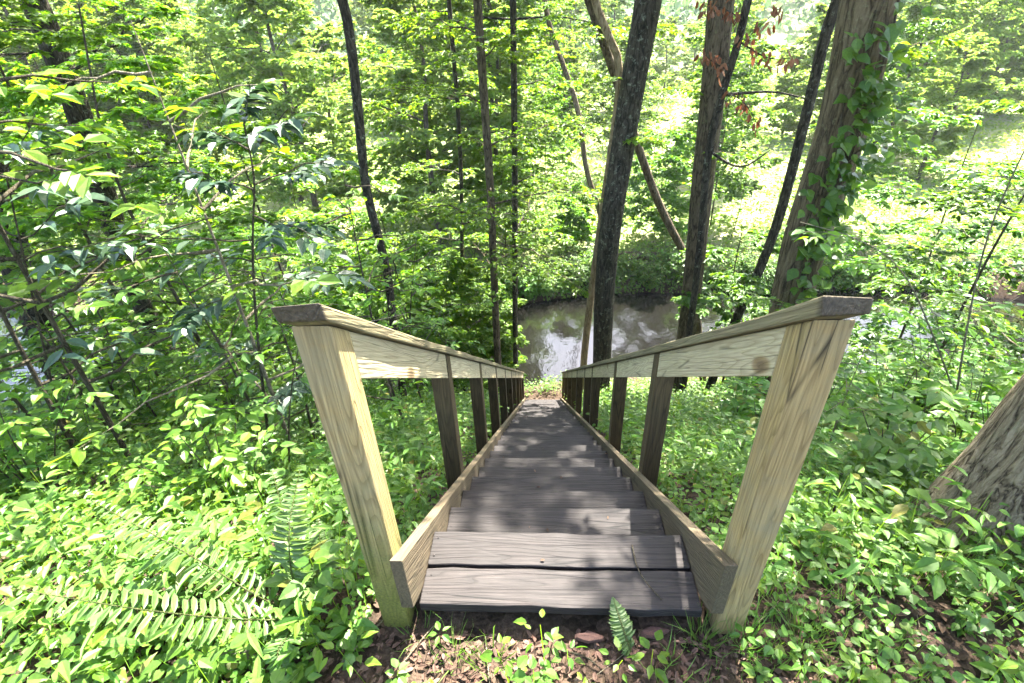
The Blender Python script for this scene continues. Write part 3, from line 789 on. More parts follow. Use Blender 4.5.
# small leafy trees of the understory, each with flat sprays of leaves
US = [  # x, Y, height, limb length, limbs, name of place
    (-3.6, 3.4, 4.2, 1.3, 14, "low leafy maple left of the stairs, nearest the camera"),
    (-5.4, 4.6, 6.0, 1.7, 16, "tall leafy maple at the far left in front of the dark trunks"),
    (-4.3, 6.6, 6.0, 1.6, 16, "leafy maple on the left slope behind the dark leaning trunk"),
    (-7.8, 7.5, 7.0, 2.0, 16, "wide leafy maple low on the left slope near the stream"),
    (-2.9, 8.8, 5.2, 1.4, 14, "small bright maple between the slim bent trunk and the stream"),
    (-1.7, 10.6, 4.8, 1.3, 14, "bright young maple at the water's edge left of the stairs' foot"),
    (-5.9, 10.4, 6.4, 1.8, 14, "bright maple on the left bank of the stream"),
    (-2.3, 9.9, 4.4, 1.2, 20, "bright bushy maple hiding the feet of the slim trunks left of the water"),
    (-1.35, 11.0, 3.2, .8, 20, "small bright maple at the water just left of the open water"),
    (-3.6, 10.9, 5.4, 1.5, 20, "bright maple on the bank behind the slim bent trunk"),
    (-1.4, 18.6, 4.6, 1.5, 20, "round leafy tree on the far bank left of the pale crooked trunk"),
    (1.3, 19.0, 2.6, 1.0, 14, "low leafy tree on the far bank beside the fallen log"),
    (4.6, 19.2, 4.6, 1.6, 20, "bright round tree on the far bank behind the big brown trunk"),
    (3.6, 7.6, 3.6, 1.2, 12, "leafy young tree behind the widest grey trunk"),
    (5.6, 5.4, 4.6, 1.5, 14, "leafy tree on the right slope beyond the near trunk"),
    (7.6, 8.6, 6.0, 1.8, 14, "broad leafy tree low on the right slope near the stream"),
    (.3, 30.0, 7.0, 2.4, 24, "round leafy tree beyond the stream behind the pale crooked trunk"),
    (4.6, 30.0, 7.8, 2.6, 24, "broad leafy tree across the stream seen between the dark speckled and big brown trunks"),
    (-6.2, 23.5, 7.6, 2.3, 24, "tall leafy tree beyond the stream at upper left"),
    (-1.9, 27.5, 8.0, 2.5, 24, "tall round leafy tree beyond the stream behind the slender trunks"),
    (7.6, 21.5, 7.6, 2.1, 24, "round leafy tree beyond the stream behind the widest grey trunk"),
    (12.5, 20.5, 7.6, 2.1, 24, "tall leafy tree beyond the stream at the far right"),
    (6.6, 3.6, 5.2, 1.6, 12, "leafy tree at the far right edge"),
]
for x, y, h, ll, nb, lab in US:
    z = float(ground_z(x, y))
    pts = [(x, y, z-.1), (x+rnd(-.1, .1), y+rnd(-.1, .1), z+h*.35), (x+rnd(-.25, .25), y+rnd(-.2, .2), z+h*.7), (x+rnd(-.4, .4), y, z+h)]
    tree("young_maple", pts, .014+h*.003, .006, 'stem', lab, "young tree",
         limbs=ring_limbs(nb, .22, 1, ll*1.1, ll*.75, dep=3, nl=9, tw=6, el=(-.1, .35)), sides=7, n=24, rough=.04,
         leaf=.085 if y < 6 else (.115 if y < 14 else .15), leafmat='leaf_bright' if x < 3 else 'leaf_mid', shape=_L if y < 5 else _C, vert=.28 if y < 14 else .7, flat=.38 if y < 14 else .7)

# ------------------------------------------------------------------ saplings and shrubs: prototypes then copies
def make_sapling(h, nb, bl, leaf, leafmat, stemmat='stem', shape=_A, name="sapling", twigs=3, nl=6, t0=.25, ratio=.52):
    root = empty(name)
    gs, gl = Geo(), Geo()
    pts = smooth_path([(0, 0, -.08), (rnd(-.05, .05)*h, rnd(-.05, .05)*h, h*.4), (rnd(-.1, .1)*h, rnd(-.1, .1)*h, h)], 14)
    tube(gs, pts, np.linspace(.0045*h+.004, .002, 14), 6)
    for k in range(nb):
        t = t0+(1-t0)*(k+.5)/nb; p = pts[min(int(t*13), 13)]
        az = k*2.4+rnd(-.5, .5); el = rnd(-.05, .45)
        d = np.array([math.sin(az)*math.cos(el), math.cos(az)*math.cos(el), math.sin(el)])
        l = bl*(1.05-.6*t)*rnd(.75, 1.25)
        if twigs:
            branch_system(gs, gl, p, d, l, .0035*h, leaf, 1, shape, ratio, nl, twigs, .12, .3)
        else:
            tube(gs, np.array([p, p+d*l-UPV*.08*l]), [.003, .0015], 4)
            twig_leaves(gl, [p], [d], [l], nl, leaf, ratio, shape, .3)
    obj("stem", gs, M[stemmat], root, True); obj("foliage", gl, M[leafmat], root)
    return root
def make_shrub(h, ns, leaf, leafmat, shape=_A, spread=.55, name="shrub", ratio=.55, stemmat='stem'):
    root = empty(name); gs, gl = Geo(), Geo()
    for k in range(ns):
        az = k*2.4+rnd(-.4, .4); o = np.array([math.sin(az), math.cos(az), 0])*rnd(.2, 1)*spread*h
        hh = h*rnd(.6, 1.1)
        pts = smooth_path([(o[0]*.15, o[1]*.15, -.06), (o[0]*.5, o[1]*.5, hh*.6), (o[0], o[1], hh)], 8)
        tube(gs, pts, np.linspace(.006, .002, 8), 5)
        for j in range(2, 8):
            d = unit(np.array([math.sin(az+j*2.2), math.cos(az+j*2.2), rnd(-.05, .4)]))
            twig_leaves(gl, [pts[j]], [d], [h*rnd(.18, .38)], 5, leaf, ratio, shape, .3)
    obj("stem", gs, M[stemmat], root, True); obj("foliage", gl, M[leafmat], root)
    return root

# the stairs, the water gap and the big trunks stay clear
def blocked(x, y, h, sp):
    z = float(ground_z(x, y))
    if abs(x) < .72+sp*.5 and -1.2 < y < YE+.3: return True
    c = []
    for f in (.35, .7, 1.0):
        for dx in (-sp, 0, sp):
            c.append((x+dx, y, z+h*f))
    q = proj(np.array(c))
    for px, py, d in q:
        if d < .3: return True
        if d < 1.0: return True
        if 508 < px < 690 and py < 395 and y < 17: return True
        if 395 < px < 705 and 380 < py < 640: return True
        if 590 < px < 720 and py < 340 and y < 8: return True
        if 720 < px < 905 and py < 285 and y < 5.4: return True
        if 860 < px < 1024 and 295 < py < 330 and y < 10.8: return True
        if d < 2.4 and (px > 700 or py < 250) and px > 290 and py < 540 and h > .6: return True
    return False
protoS = [make_sapling(h, nb, bl, lf, lm, sm, shape=sh) for h, nb, bl, lf, lm, sm, sh in (
    (1.3, 7, .55, .085, 'leaf_mid', 'stem', _A), (1.8, 9, .7, .08, 'leaf_bright', 'stem', _A), (2.3, 11, .85, .085, 'leaf_bright', 'stem_pale', _C),
    (1.6, 8, .65, .09, 'leaf_mid', 'stem_pale', _A), (2.8, 13, .95, .085, 'leaf_bright', 'stem', _C), (2.0, 9, .8, .085, 'leaf_mid', 'stem', _A))]
protoB = [make_shrub(h, ns, lf, lm, sh) for h, ns, lf, lm, sh in (
    (.55, 7, .085, 'leaf_herb', _A), (.75, 9, .075, 'leaf_mid', _A), (.9, 10, .09, 'leaf_bright', _A), (.65, 8, .10, 'leaf_herb', _A), (1.1, 12, .08, 'leaf_mid', _C))]
used = set()
def scatter(protos, n, xr, yr, hs, label, cat, group, spread, smin=.7, smax=1.25, tries=40):
    made = 0
    for _ in range(n*tries):
        if made >= n: break
        x, y = rnd(*xr), rnd(*yr)
        k = int(rng.integers(0, len(protos))); s = rnd(smin, smax)
        if blocked(x, y, hs[k]*s, spread*hs[k]*s): continue
        o = protos[k] if protos[k].name not in used else dup(protos[k])
        used.add(protos[k].name)
        o.location = (x, y, float(ground_z(x, y))); o.rotation_euler = (rnd(-.08, .08), rnd(-.08, .08), rnd(0, 6.28)); o.scale = (s, s, s*rnd(.9, 1.1))
        tag(o, label, cat, group); made += 1
hS = (1.3, 1.8, 2.3, 1.6, 2.8, 2.0); hB = (.55, .75, .9, .65, 1.1)
scatter(protoS, 26, (-5.5, -.9), (.9, 4.5), hS, "green leafy sapling on the slope left of the stairs", "sapling", "saplings left of the stairs", .3)
scatter(protoS, 36, (-10, -1), (4.5, 10), hS, "green sapling low on the left slope towards the stream", "sapling", "saplings low on the left slope", .3)
scatter(protoS, 20, (1.0, 6), (1.2, 4.5), hS, "green leafy sapling on the slope right of the stairs", "sapling", "saplings right of the stairs", .3, .6, 1.1)
scatter(protoS, 34, (1.0, 10), (4.5, 10.3), hS, "green sapling low on the right slope towards the stream", "sapling", "saplings low on the right slope", .3)
scatter(protoB, 30, (-5, -.75), (.3, 4.5), hB, "low leafy shrub in the undergrowth left of the stairs", "shrub", "shrubs left of the stairs", .45)
scatter(protoB, 50, (-9, -.75), (4.5, 10.3), hB, "low shrub far down the left slope", "shrub", "shrubs low on the left slope", .45)
scatter(protoB, 32, (.75, 5), (.5, 4.5), hB, "low leafy shrub in the undergrowth right of the stairs", "shrub", "shrubs right of the stairs", .45)
scatter(protoB, 50, (.75, 9), (4.5, 10.3), hB, "low shrub far down the right slope", "shrub", "shrubs low on the right slope", .45)
# on the far bank
def place_far(protos, spots, label, cat, group, smin, smax):
    for x, y in spots:
        k = int(rng.integers(0, len(protos))); o = dup(protos[k]); s = rnd(smin, smax)
        o.location = (x, y, float(ground_z(x, y))-.05); o.rotation_euler = (0, 0, rnd(0, 6.28)); o.scale = (s, s, s)
        tag(o, label, cat, group)
place_far(protoB, [(x+rnd(-.3, .3), 16.45+float(meander(x))+rnd(-.22, .5)) for x in np.linspace(-12, 14, 120)], "dark green shrub overhanging the far edge of the stream", "shrub", "shrubs along the far bank", .8, 1.35)
place_far([protoB[4], protoS[2], protoS[4], protoS[1]], [(rnd(-22, 22), rnd(18.5, 40)) for _ in range(80)], "sunlit bush in the bright meadow beyond the stream", "bush", "bushes beyond the stream", .9, 1.5)

# trees of the sunlit wood beyond the stream: three kinds, copied
def far_tree_proto(h, leaf, limbs):
    pts = [(0, 0, -.2), (rnd(-.2, .2), rnd(-.2, .2), h*.4), (rnd(-.4, .4), rnd(-.4, .4), h*.75), (rnd(-.5, .5), rnd(-.4, .4), h)]
    return tree("woodland_tree", pts, .07+h*.006, .03, 'bark_far', "tree", "tree", limbs=limbs, leaf=leaf, leafmat='leaf_far', sides=8, n=24, rough=.05, shape=_C, flat=.75, vert=.75)
def round_limbs(n, t0, R_, nl=8, tw=6):
    out = []
    for k in range(n):
        t = t0+(1-t0)*(k+rnd(0, 1))/n; f = (t-t0)/(1-t0)
        out.append((t, k*2.4+rnd(-.6, .6), rnd(.0, .55)+f*.5, R_*(.55+.75*math.sin(math.pi*min(1, f*.8+.22)))*rnd(.6, 1.2), 3, nl, tw))
    return out
FT = [far_tree_proto(9, .19, round_limbs(24, .14, 2.1, 8, 7)),
      far_tree_proto(11, .20, round_limbs(26, .25, 2.5, 8, 7)),
      far_tree_proto(6, .18, round_limbs(20, .06, 1.6, 8, 7))]
first = set()
made = 0
while made < 92:
    y = rnd(19.5, 70); x = rnd(-1, 1)*(8+y*1.0)
    q = proj(np.array([[x, y, -4.]]))[0]
    if 500 < q[0] < 700 and y < 28: continue
    if rng.random() < .25 and y < 30: continue
    k = int(rng.integers(0, 3))
    if 505 < q[0] < 700 and y < 44: k = 2
    o = FT[k] if k not in first else dup(FT[k]); first.add(k)
    s = rnd(.75, 1.25)
    o.location = (x, y, float(ground_z(x, y))); o.rotation_euler = (0, 0, rnd(0, 6.28)); o.scale = (s, s, s)
    tag(o, "sunlit tree in the wood across the stream" if y < 40 else "pale tree far back across the meadow", "tree", "trees across the stream" if y < 40 else "trees far back across the meadow"); made += 1

# fallen log on the far bank
a_, b_ = at(598, 268, 18.2), at(690, 276, 17.9)
for v in (a_, b_): v[2] = ground_z(v[0], v[1])+.12
lg = Geo(); tube(lg, smooth_path([a_, (a_+b_)/2+np.array([0, .1, .06]), b_], 16)-a_, np.linspace(.22, .14, 16), 12, .15)
o = obj("fallen_log", lg, M['bark_brown'], None, True); o.location = a_.tolist(); tag(o, "brown fallen log lying on the far bank above the water", "log")

# ------------------------------------------------------------------ masses nobody could count
def herbs(n, xr, yr, leaf, hgt, per, shape, keep=None, asp=(.45, .8)):
    g = Geo()
    x, y = rnd(*xr, n), rnd(*yr, n)
    m = (np.abs(x) > .62) | (y < -.12) | (y > YE+.25)
    if keep is not None: m &= keep(x, y)
    x, y = x[m], y[m]; n = len(x)
    z = ground_z(x, y)
    h = rnd(*hgt, n)
    az = rnd(0, 6.28, n)[:, None]+np.arange(per)[None]*2.399
    fr = (np.arange(per)+1)[None]/per
    hh = h[:, None]*(.45+.55*fr)
    ln = rng.normal(0, .12, (2, n, 1))*h[:, None][None]
    P = np.stack([x[:, None]+ln[0]*fr, y[:, None]+ln[1]*fr, z[:, None]+hh], -1)
    out = (.25+.5*rng.random((n, per)))*h[:, None]*.35
    D = np.stack([np.sin(az), np.cos(az), rng.uniform(-.35, .25, (n, per))], -1)
    P[..., 0] += np.sin(az)*out; P[..., 1] += np.cos(az)*out
    N = np.broadcast_to(UPV, D.shape)+rng.normal(0, .28, D.shape)
    L = rnd(*leaf, n)[:, None]*rng.uniform(.7, 1.2, (n, per))
    asp = rnd(*asp, n)[:, None]*np.ones((1, per))
    add_leaves(g, P.reshape(-1, 3), D.reshape(-1, 3), N.reshape(-1, 3), L.ravel(), (L*asp).ravel(), shape)
    # thin stalks
    k = np.arange(n); w = .0018
    S0 = np.stack([x, y, z-.02], -1); S1 = np.stack([x+ln[0][:, 0], y+ln[1][:, 0], z+h], -1)
    a = np.array([w, 0, 0])
    V = np.stack([S0-a, S0+a, S1+a*.6, S1-a*.6], 1).reshape(-1, 3)
    g.add(V, None, np.arange(4*n).reshape(-1, 4))
    return g
near_keep = lambda x, y: (rng.random(len(x)) < np.where((np.abs(x+.05) < .6) & (y < .1), .24, np.clip(.35+np.abs(x)*.7, 0, 1)))
patch = lambda x, y: fbm(np.stack([x*1.1, y*1.1, 0*x+9], -1), 2) > rnd(-.28, .02, len(x))
tag(obj("ground_cover", herbs(4600, (-4.5, 4.5), (-.75, 2.6), (.018, .042), (.03, .16), 8, _A, lambda x, y: near_keep(x, y) & patch(x, y), asp=(.7, .95)), M['leaf_herb']), kind='stuff')
tag(obj("ground_cover", herbs(3200, (-4.5, 4.5), (-.75, 2.8), (.028, .06), (.05, .26), 8, _A, lambda x, y: near_keep(x, y) & patch(x, y), asp=(.42, .6)), M['leaf_bright']), kind='stuff')
tag(obj("ground_cover", herbs(1300, (-4.5, 4.5), (-.75, 3.0), (.05, .10), (.10, .38), 7, _A, lambda x, y: (np.abs(x) > .7) & patch(x, y), asp=(.2, .32)), M['grass']), kind='stuff')
tag(obj("ground_cover", herbs(1300, (-4.5, 4.5), (-.6, 3.2), (.045, .085), (.08, .34), 8, _A, lambda x, y: (np.abs(x) > .8) & patch(x, y)), M['leaf_herb']), kind='stuff')
tag(obj("ground_cover", herbs(7000, (-10, 10), (2.3, 10.6), (.045, .095), (.10, .45), 8, _C), M['leaf_herb']), kind='stuff')
tag(obj("ground_cover", herbs(5000, (-10, 10), (2.3, 10.6), (.04, .075), (.10, .5), 9, _C, asp=(.35, .5)), M['leaf_bright']), kind='stuff')
tag(obj("ground_cover", herbs(2600, (-3, 3.2), (-.72, .9), (.018, .045), (.02, .12), 7, _A, lambda x, y: ((np.abs(x-.05) > .62) & (rng.random(len(x)) < .8)) | (rng.random(len(x)) < .26), asp=(.5, .9)), M['leaf_herb']), kind='stuff')
n = 11000; x = rnd(-16, 16, n); y = 16.1+meander(x)+rnd(0, 1.0, n)
g = Geo(); L = rnd(.08, .17, n)
add_leaves(g, np.stack([x, y, np.maximum(ground_z(x, y), WATER_Z)+rnd(.0, .4, n)**1.0], -1), rng.normal(0, 1, (n, 3))-np.array([0, .5, .5]), np.array([0, -.5, .8])+rng.normal(0, .5, (n, 3)), L, L*.55, _C)
tag(obj("bank_undergrowth", g, M['leaf_mid']), kind='stuff')
def meadow(n, yr, leaf, hgt):
    y = yr[0]+(yr[1]-yr[0])*rng.random(n)**1.5; x = rnd(-1, 1, n)*(10+y*1.15)
    y = np.where(y < 18.5, 16.3+meander(x)+rnd(0, 2.2, n), y)
    z = ground_z(x, y)
    clump = np.clip(fbm(np.stack([x*.35, y*.35, 0*x], -1), 3)*2.2+.55, .1, 1.4)
    P = np.stack([x, y, z+rnd(0, 1, n)*hgt*clump], -1)
    D = np.stack([rng.normal(0, 1, n), rng.normal(0, 1, n), rng.normal(.1, .5, n)], -1)
    L = rnd(*leaf, n)*(1+np.maximum(y-20, 0)/40)
    g = Geo(); add_leaves(g, P, D, UPV+rng.normal(0, .5, (n, 3)), L, L*.5, _B)
    return g
tag(obj("meadow_undergrowth", meadow(120000, (17.2, 80), (.12, .26), .9), M['leaf_far']), kind='stuff')
g = Geo()
for _ in range(900):
    y = rnd(78, 190); x = rnd(-1, 1)*(20+y*1.2); z = float(ground_z(x, y)); R_ = rnd(2.5, 5); k = 90
    u = unit(rng.normal(0, 1, (k, 3))); u[:, 2] = np.abs(u[:, 2])*1.3-.3
    P = np.array([x, y, z+R_*1.0])+u*R_*rng.uniform(.6, 1.05, (k, 1))*np.array([1, 1, 1.25])
    L = rnd(.7, 1.5, k); add_leaves(g, P, rng.normal(0, 1, (k, 3)), u+UPV*.5+rng.normal(0, .3, (k, 3)), L, L*.7, _B)
tag(obj("distant_forest", g, M['leaf_hill']), kind='stuff')
g = Geo()
for _ in range(170):
    x, y = rnd(-3.2, 3.2), rnd(-.7, 2.5)
    if abs(x) < .7 and y > -.1: continue
    z = float(ground_z(x, y)); l = rnd(.06, .38); az = rnd(0, 6.28); p0 = np.array([x, y, z+.008]); d = np.array([math.sin(az), math.cos(az), 0])
    p1 = p0+d*l; p1[2] = float(ground_z(p1[0], p1[1]))+rnd(.008, .03); pm = (p0+p1)/2+rng.normal(0, .012, 3)+np.array([0, 0, .006])
    tube(g, smooth_path([p0, pm, p1], 5), np.linspace(1, .5, 5)*rnd(.0015, .005), 4)
tag(obj("fallen_twigs", g, M['stem_pale'], None, True), kind='stuff')
# leaf litter
def litter(n, xr, yr, size):
    x, y = rnd(*xr, n), rnd(*yr, n)
    m = (np.abs(x) > .5) | (y < -.03) | (y > YE)
    x, y = x[m], y[m]; n = len(x)
    g = Geo(); L = rnd(*size, n)
    add_leaves(g, np.stack([x, y, ground_z(x, y)+rnd(.004, .02, n)], -1), np.stack([rng.normal(0, 1, n), rng.normal(0, 1, n), rng.normal(0, .15, n)], -1),
               UPV+rng.normal(0, .3, (n, 3)), L, L*rnd(.35, .6, n), _C)
    return g
tag(obj("fallen_leaves", litter(9000, (-2.5, 2.8), (-.75, 1.6), (.012, .045)), M['litter']), kind='stuff')
tag(obj("fallen_leaves", litter(3200, (-.75, .95), (-.72, -.02), (.010, .034)), M['litter_pale']), kind='stuff')
tag(obj("fallen_leaves", litter(5000, (-6, 6), (1.4, 10.4), (.05, .11)), M['litter']), kind='stuff')
n = 130; k_ = rng.integers(0, NT, n)
x = rnd(-HW+.02, HW-.02, n); y = k_*RUN+rnd(.02, 2*BD-.02, n); L = rnd(.008, .028, n)
g = Geo(); add_leaves(g, np.stack([x, y, -k_*RISE+.006], -1), np.stack([rng.normal(0, 1, n), rng.normal(0, 1, n), 0*x], -1), UPV+rng.normal(0, .12, (n, 3)), L, L*rnd(.3, .6, n), _C)
tag(obj("fallen_leaves", g, M['litter']), kind='stuff')
g = Geo(); n = 9000
x = rnd(-2.6, 3.0, n); y = rnd(-.7, .8, n)
m = (fbm(np.stack([x*1.6, y*1.6, 0*x+4], -1), 2) > .02) & ((np.abs(x) > .62) | (y < -.08)); x, y = x[m], y[m]; n = len(x)
L = rnd(.05, .15, n)
add_leaves(g, np.stack([x, y, ground_z(x, y)], -1), np.stack([rng.normal(0, .4, n), rng.normal(0, .4, n), np.ones(n)], -1), rng.normal(0, 1, (n, 3)), L, rnd(.0025, .005, n), _G)
tag(obj("grass", g, M['grass']), kind='stuff')

# ------------------------------------------------------------------ single plants in the foreground
def pixel_sapling(name, label, Y, stem_px, branches, leaf, leafmat, stemmat, r, nl=8, ratio=.5, cat="sapling", twigs=3, fol="foliage"):
    P = [at(x, y, Y) for x, y in stem_px]
    P = [np.array([P[0][0], P[0][1], float(ground_z(P[0][0], P[0][1]))-.05])]+P if P[0][2] > ground_z(P[0][0], P[0][1]) else P
    base = P[0]
    root = empty(name, base, label, cat); gs, gl = Geo(), Geo()
    tube(gs, smooth_path(np.array(P)-base, 30), np.linspace(r, r*.35, 30), 7, .05)
    for (ax, ay), (bx, by), dy in branches:
        p, q = at(ax, ay, Y)-base, at(bx, by, Y+dy)-base
        d = q-p; l = np.linalg.norm(d); d = d/l
        pts = curve_branch(p, d, l, 8, -.04, .15)
        tube(gs, pts, np.linspace(r*.45, r*.15, 8), 5)
        twig_leaves(gl, [p+d*l*.15], [d], [l*.9], nl, leaf, ratio, _A, .22)
        pe = unit(np.cross(UPV, d))
        for k in range(twigs):
            t = rnd(.3, .85); s = (1, -1)[k % 2]
            twig_leaves(gl, [p+d*l*t], [unit(d*.6+pe*s*.8)], [l*.4], max(3, nl//2), leaf*.95, ratio, _A, .22)
    obj("stem", gs, M[stemmat], root, True); obj(fol, gl, M[leafmat], root)
    return root
pixel_sapling("sapling", "dark sapling with large bluish leaves beside the left front post", 1.75,
    [(270, 470), (268, 430), (262, 380), (254, 300), (252, 230), (256, 180), (244, 125)],
    [((250, 150), (205, 128), .1), ((250, 150), (290, 112), -.1), ((254, 190), (180, 172), -.2), ((254, 185), (345, 155), .2), ((253, 215), (330, 245), -.25),
     ((252, 240), (90, 240), -.1), ((253, 262), (175, 255), .3), ((254, 290), (180, 318), -.2), ((254, 285), (350, 270), .3), ((262, 380), (205, 335), .2), ((265, 400), (325, 365), -.1), ((244, 125), (250, 85), 0)],
    .115, 'leaf_blue_sheen', 'stem', .012, 12, .48, twigs=4)
pixel_sapling("sapling", "sapling with dusky drooping leaves at the left edge", 1.5, [(60, 420), (40, 330), (20, 240), (5, 170)],
    [((20, 240), (90, 190), .1), ((12, 200), (70, 175), -.1), ((25, 260), (140, 235), .0), ((30, 300), (110, 290), .2), ((38, 330), (130, 345), -.1), ((5, 170), (40, 120), 0)],
    .13, 'leaf_blue_sheen', 'stem', .010, 6, .42)
pixel_sapling("sapling", "thin pale sapling standing left of the near trunk", 1.9, [(948, 492), (955, 400), (968, 320), (985, 240), (1012, 175), (1040, 120)],
    [((970, 310), (1020, 300), .2), ((985, 245), (930, 215), .2), ((1010, 180), (950, 165), .4), ((962, 360), (1000, 390), -.1), ((1000, 205), (1060, 230), 0)],
    .09, 'leaf_mid', 'stem_pale', .009, 7, .5)
pixel_sapling("sapling", "arching sapling with pale sunlit leaves right of the right front post", 2.3, [(965, 430), (950, 380), (935, 340), (905, 268), (860, 238), (800, 222)],
    [((860, 238), (800, 232), -.2), ((905, 268), (850, 262), .2), ((885, 250), (940, 235), .3), ((930, 330), (980, 322), .2), ((930, 325), (880, 300), -.1)],
    .10, 'leaf_bright', 'stem_pale', .008, 7, .45)
pixel_sapling("sapling", "slender leafy sapling just outside the left handrail", 1.25, [(290, 480), (288, 430), (292, 380), (300, 340)],
    [((290, 420), (250, 400), .1), ((292, 380), (330, 372), .1), ((288, 450), (235, 462), .2), ((300, 340), (270, 320), .2)],
    .075, 'leaf_mid', 'stem', .006, 7, .55)

def frond(gs, gl, pts, wid, n, leaf_w=.17):
    pts = smooth_path(pts, n); T = unit(np.gradient(pts, axis=0))
    tube(gs, pts, np.linspace(.0035, .0012, n), 4)
    t = np.linspace(0, 1, n); prof = np.clip(np.sin(np.pi*np.clip(t*.86+.12, 0, 1))**.8, .04, 1)*wid
    for s in (-1, 1):
        pe = unit(np.cross(T, UPV+.2*rng.normal(0, .3, (n, 3))))*s
        D = pe+T*.3; D[:, 2] += rng.uniform(-.3, .02, n)
        N = np.cross(T, pe)*s
        N = np.where(N[:, 2:3] < 0, -N, N)
        add_leaves(gl, pts[2:], D[2:], N[2:]+rng.normal(0, .12, (n-2, 3)), prof[2:]*rng.uniform(.9, 1.1, n-2), prof[2:]*leaf_w+.006, _C)
def fern(label, base_px, Y, fronds, wid, n=34):
    b = on_ground(*base_px); Y = b[1]
    root = empty("fern", b, label, "fern"); 
    for tips in fronds:
        gs, gl = Geo(), Geo()
        pts = [np.zeros(3)]+[at(x, y, Y+dy)-b for x, y, dy in tips]
        frond(gs, gl, pts, wid, n)
        if len(fronds) == 1:
            obj("foliage", gl, M['leaf_fern'], root); obj("stem", gs, M['stem_green'], root, True); continue
        fr = obj("frond", gl, M['leaf_fern'], root); obj("rachis", gs, M['stem_green'], fr, True)
    return root
fern("large fern with arching fronds left of the mossy front post", (300, 615), .12,
     [[(285, 540, .05), (300, 470, .25)], [(262, 600, -.05), (200, 560, -.02), (90, 500, .2)], [(270, 622, -.12), (150, 612, -.20), (10, 588, -.24)], [(312, 560, .1), (285, 520, .3), (272, 470, .5)],
      [(285, 640, -.15), (275, 655, -.2), (285, 672, -.22)], [(312, 588, 0), (322, 560, .1), (318, 520, .25)]], .075)
fern("small pale fern growing in front of the bottom board", (632, 655), -.22, [[(624, 632, .02), (613, 598, .11)]], .040, 40)
# five leaved creeper at the mossy post, plus low leafy seedlings
def creeper(px, py, Y, size, label, n=5, cat="seedling", name="creeper_seedling", mat='leaf_herb'):
    b = on_ground(px, py)
    root = empty(name, b, label, cat); gs, gl = Geo(), Geo()
    top = np.array([.01, .0, .09])
    tube(gs, np.array([[0, 0, -.02], top]), [.0022, .0016], 5)
    az = np.linspace(0, 6.28, n, endpoint=False)+rnd(0, 1)
    D = np.stack([np.sin(az), np.cos(az), np.full(n, -.12)], -1)
    L = size*rng.uniform(.85, 1.15, n)
    add_leaves(gl, np.broadcast_to(top, (n, 3))+D*.01, D, np.broadcast_to(UPV, (n, 3))+rng.normal(0, .15, (n, 3)), L, L*.52, _A)
    obj("stem", gs, M['stem_green'], root); obj("foliage", gl, M[mat], root)
    return root
creeper(352, 640, -.12, .085, "five leaved creeper seedling at the foot of the mossy post")
creeper(215, 668, -.25, .10, "broad leaved seedling at the bottom edge beside the mossy rock", 4)
creeper(330, 600, .05, .06, "small whitish seedling between the large fern and the mossy post", 6)
creeper(440, 648, -.2, .035, "tiny seedling in the bare soil below the left stringer", 5)
creeper(735, 650, -.22, .04, "tiny seedling below the right front post", 5)
creeper(548, 660, -.3, .03, "tiny seedling in the soil near the middle of the bottom board", 5)
# grass tufts
for i, (px, py, Y, n, lab) in enumerate(((700, 640, -.15, 60, "grass tuft at the foot of the right front post"), (745, 645, -.2, 80, "bushy grass tuft right of the right front post"), (800, 640, -.15, 60, "grass tuft among dead leaves at lower right"),
                                 (455, 655, -.25, 34, "thin grass tuft in front of the left stringer"), (490, 668, -.32, 30, "thin grass tuft in the bare soil"), (960, 600, .2, 40, "grass tuft in front of the near trunk"), (420, 640, -.15, 20, "sparse grass tuft beside the creeper seedling"))):
    b = on_ground(px, py); g = Geo()
    az = rnd(0, 6.28, n); rr = rnd(0, .05, n)
    P = np.stack([np.sin(az)*rr, np.cos(az)*rr, np.full(n, -.01)], -1)
    D = np.stack([np.sin(az)*rnd(.1, .9, n), np.cos(az)*rnd(.1, .9, n), np.ones(n)], -1)
    L = rnd(.06, .17, n); add_leaves(g, P, D, rng.normal(0, 1, (n, 3)), L, rnd(.0025, .005, n), _G)
    o = obj("grass_tuft", g, M['grass']); o.location = b.tolist(); tag(o, lab, "grass tuft")
# mossy rock, twig and loose bits
def rock(px, py, Y, r, label, sq=(1, .8, .55), sink=.25):
    b = on_ground(px, py)
    n, m = 24, 16; th = np.linspace(0, 2*math.pi, n, endpoint=False); ph = np.linspace(.02, math.pi-.02, m)
    d = np.stack([np.sin(ph)[:, None]*np.cos(th), np.sin(ph)[:, None]*np.sin(th), np.cos(ph)[:, None]+0*th], -1)
    V = d*(1+.5*fbm(d*1.6+px, 4)[..., None])*r*np.array(sq)
    i, j = np.meshgrid(np.arange(m-1), np.arange(n), indexing='ij'); a = (i*n+j).ravel(); c = (i*n+(j+1) % n).ravel()
    o = obj("rock", Geo().add(V, None, np.stack([a, a+n, c+n, c], -1)), M['stone'], None, True)
    o.location = (b[0], b[1], b[2]+r*sq[2]*(1-2*sink)); tag(o, label, "rock")
rock(236, 658, -.2, .075, "small mossy rock beside the seedling at the bottom left")
def stick(px0, px1, z_on, r, label, name="twig", bend=.02, mat='stem'):
    p, q = z_on(px0), z_on(px1); m = (p+q)/2+np.array([bend, bend*.4, .004])
    g = Geo(); tube(g, smooth_path([np.zeros(3), m-p, q-p], 12), np.linspace(r, r*.5, 12), 5, .1)
    o = obj(name, g, M[mat], None, True); o.location = p.tolist(); tag(o, label, "twig")
def on_z(z):
    def f(px):
        d = FW+(px[0]-512)/F_PX*RT-(px[1]-341.5)/F_PX*UP; t = (z-CAM[2])/d[2]; return CAM+d*t
    return f
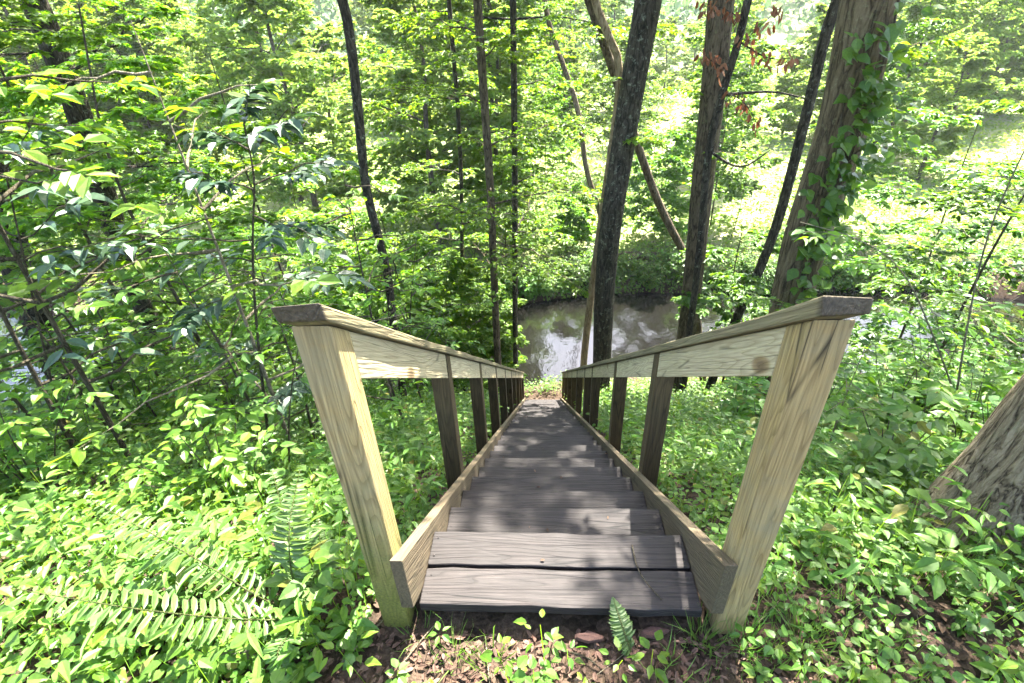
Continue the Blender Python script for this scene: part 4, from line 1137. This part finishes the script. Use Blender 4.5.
stick((632, 545), (662, 600), on_z(.006), .003, "thin curved twig lying on the right of the top step", bend=-.03)
stick((815, 580), (870, 588), on_z(float(ground_z(.9, .2))+.01), .008, "broken stick in the dead leaves right of the right front post")
stick((560, 650), (600, 668), on_z(float(ground_z(.1, -.3))+.008), .004, "short twig on the bare soil below the bottom board")
for px, py, lab, y in ((485, 432, "small yellow green leaf lying on a shaded step", None),):
    k = 6; f = on_z(-k*RISE+.004); p = f((px, py)); g = Geo()
    add_leaves(g, np.zeros((1, 3)), np.array([[1, .4, 0.]]), np.array([[0, 0, 1.]]), np.array([.06]), np.array([.035]), _A)
    o = obj("fallen_leaf", g, M['grass']); o.location = p.tolist(); tag(o, lab, "leaf")
for i, (px, py, lab) in enumerate(((590, 637, "reddish bark chip below the bottom board, left of the small fern"), (655, 632, "reddish bark chip just right of the small fern"))):
    p = on_z(float(ground_z(.2, -.15))+.012)((px, py)); g = Geo()
    n_ = 11; an = np.linspace(0, 6.28, n_, endpoint=False); rr = rng.uniform(.6, 1.2, n_)
    ring = np.stack([np.cos(an)*rr*.045, np.sin(an)*rr*.018, rng.normal(0, .003, n_)], -1)
    V = np.concatenate([ring, ring*np.array([.85, .8, 1])+np.array([0, 0, .010]), [[0, 0, .012]]])
    Q = [(k, (k+1) % n_, n_+(k+1) % n_, n_+k) for k in range(n_)]; T = [(n_+k, n_+(k+1) % n_, 2*n_) for k in range(n_)]
    g.add(V, T, Q); o = obj("bark_chip", g, None); o.location = p.tolist(); o.rotation_euler = (.1, .05, rnd(-.3, .3)); tag(o, lab, "bark chip")
    m_ = bpy.data.materials.get("red_bark")
    if not m_:
        m_, nt, bb = new_mat("red_bark"); no = node(nt, "ShaderNodeTexNoise"); no.inputs["Scale"].default_value = 30
        r_ = ramp(nt, [(.3, (.035, .016, .012)), (.7, (.09, .042, .03))]); nt.links.new(no.outputs[0], r_.inputs[0]); nt.links.new(r_.outputs[0], bb.inputs["Base Color"]); bb.inputs["Roughness"].default_value = .9
    o.data.materials.append(m_)
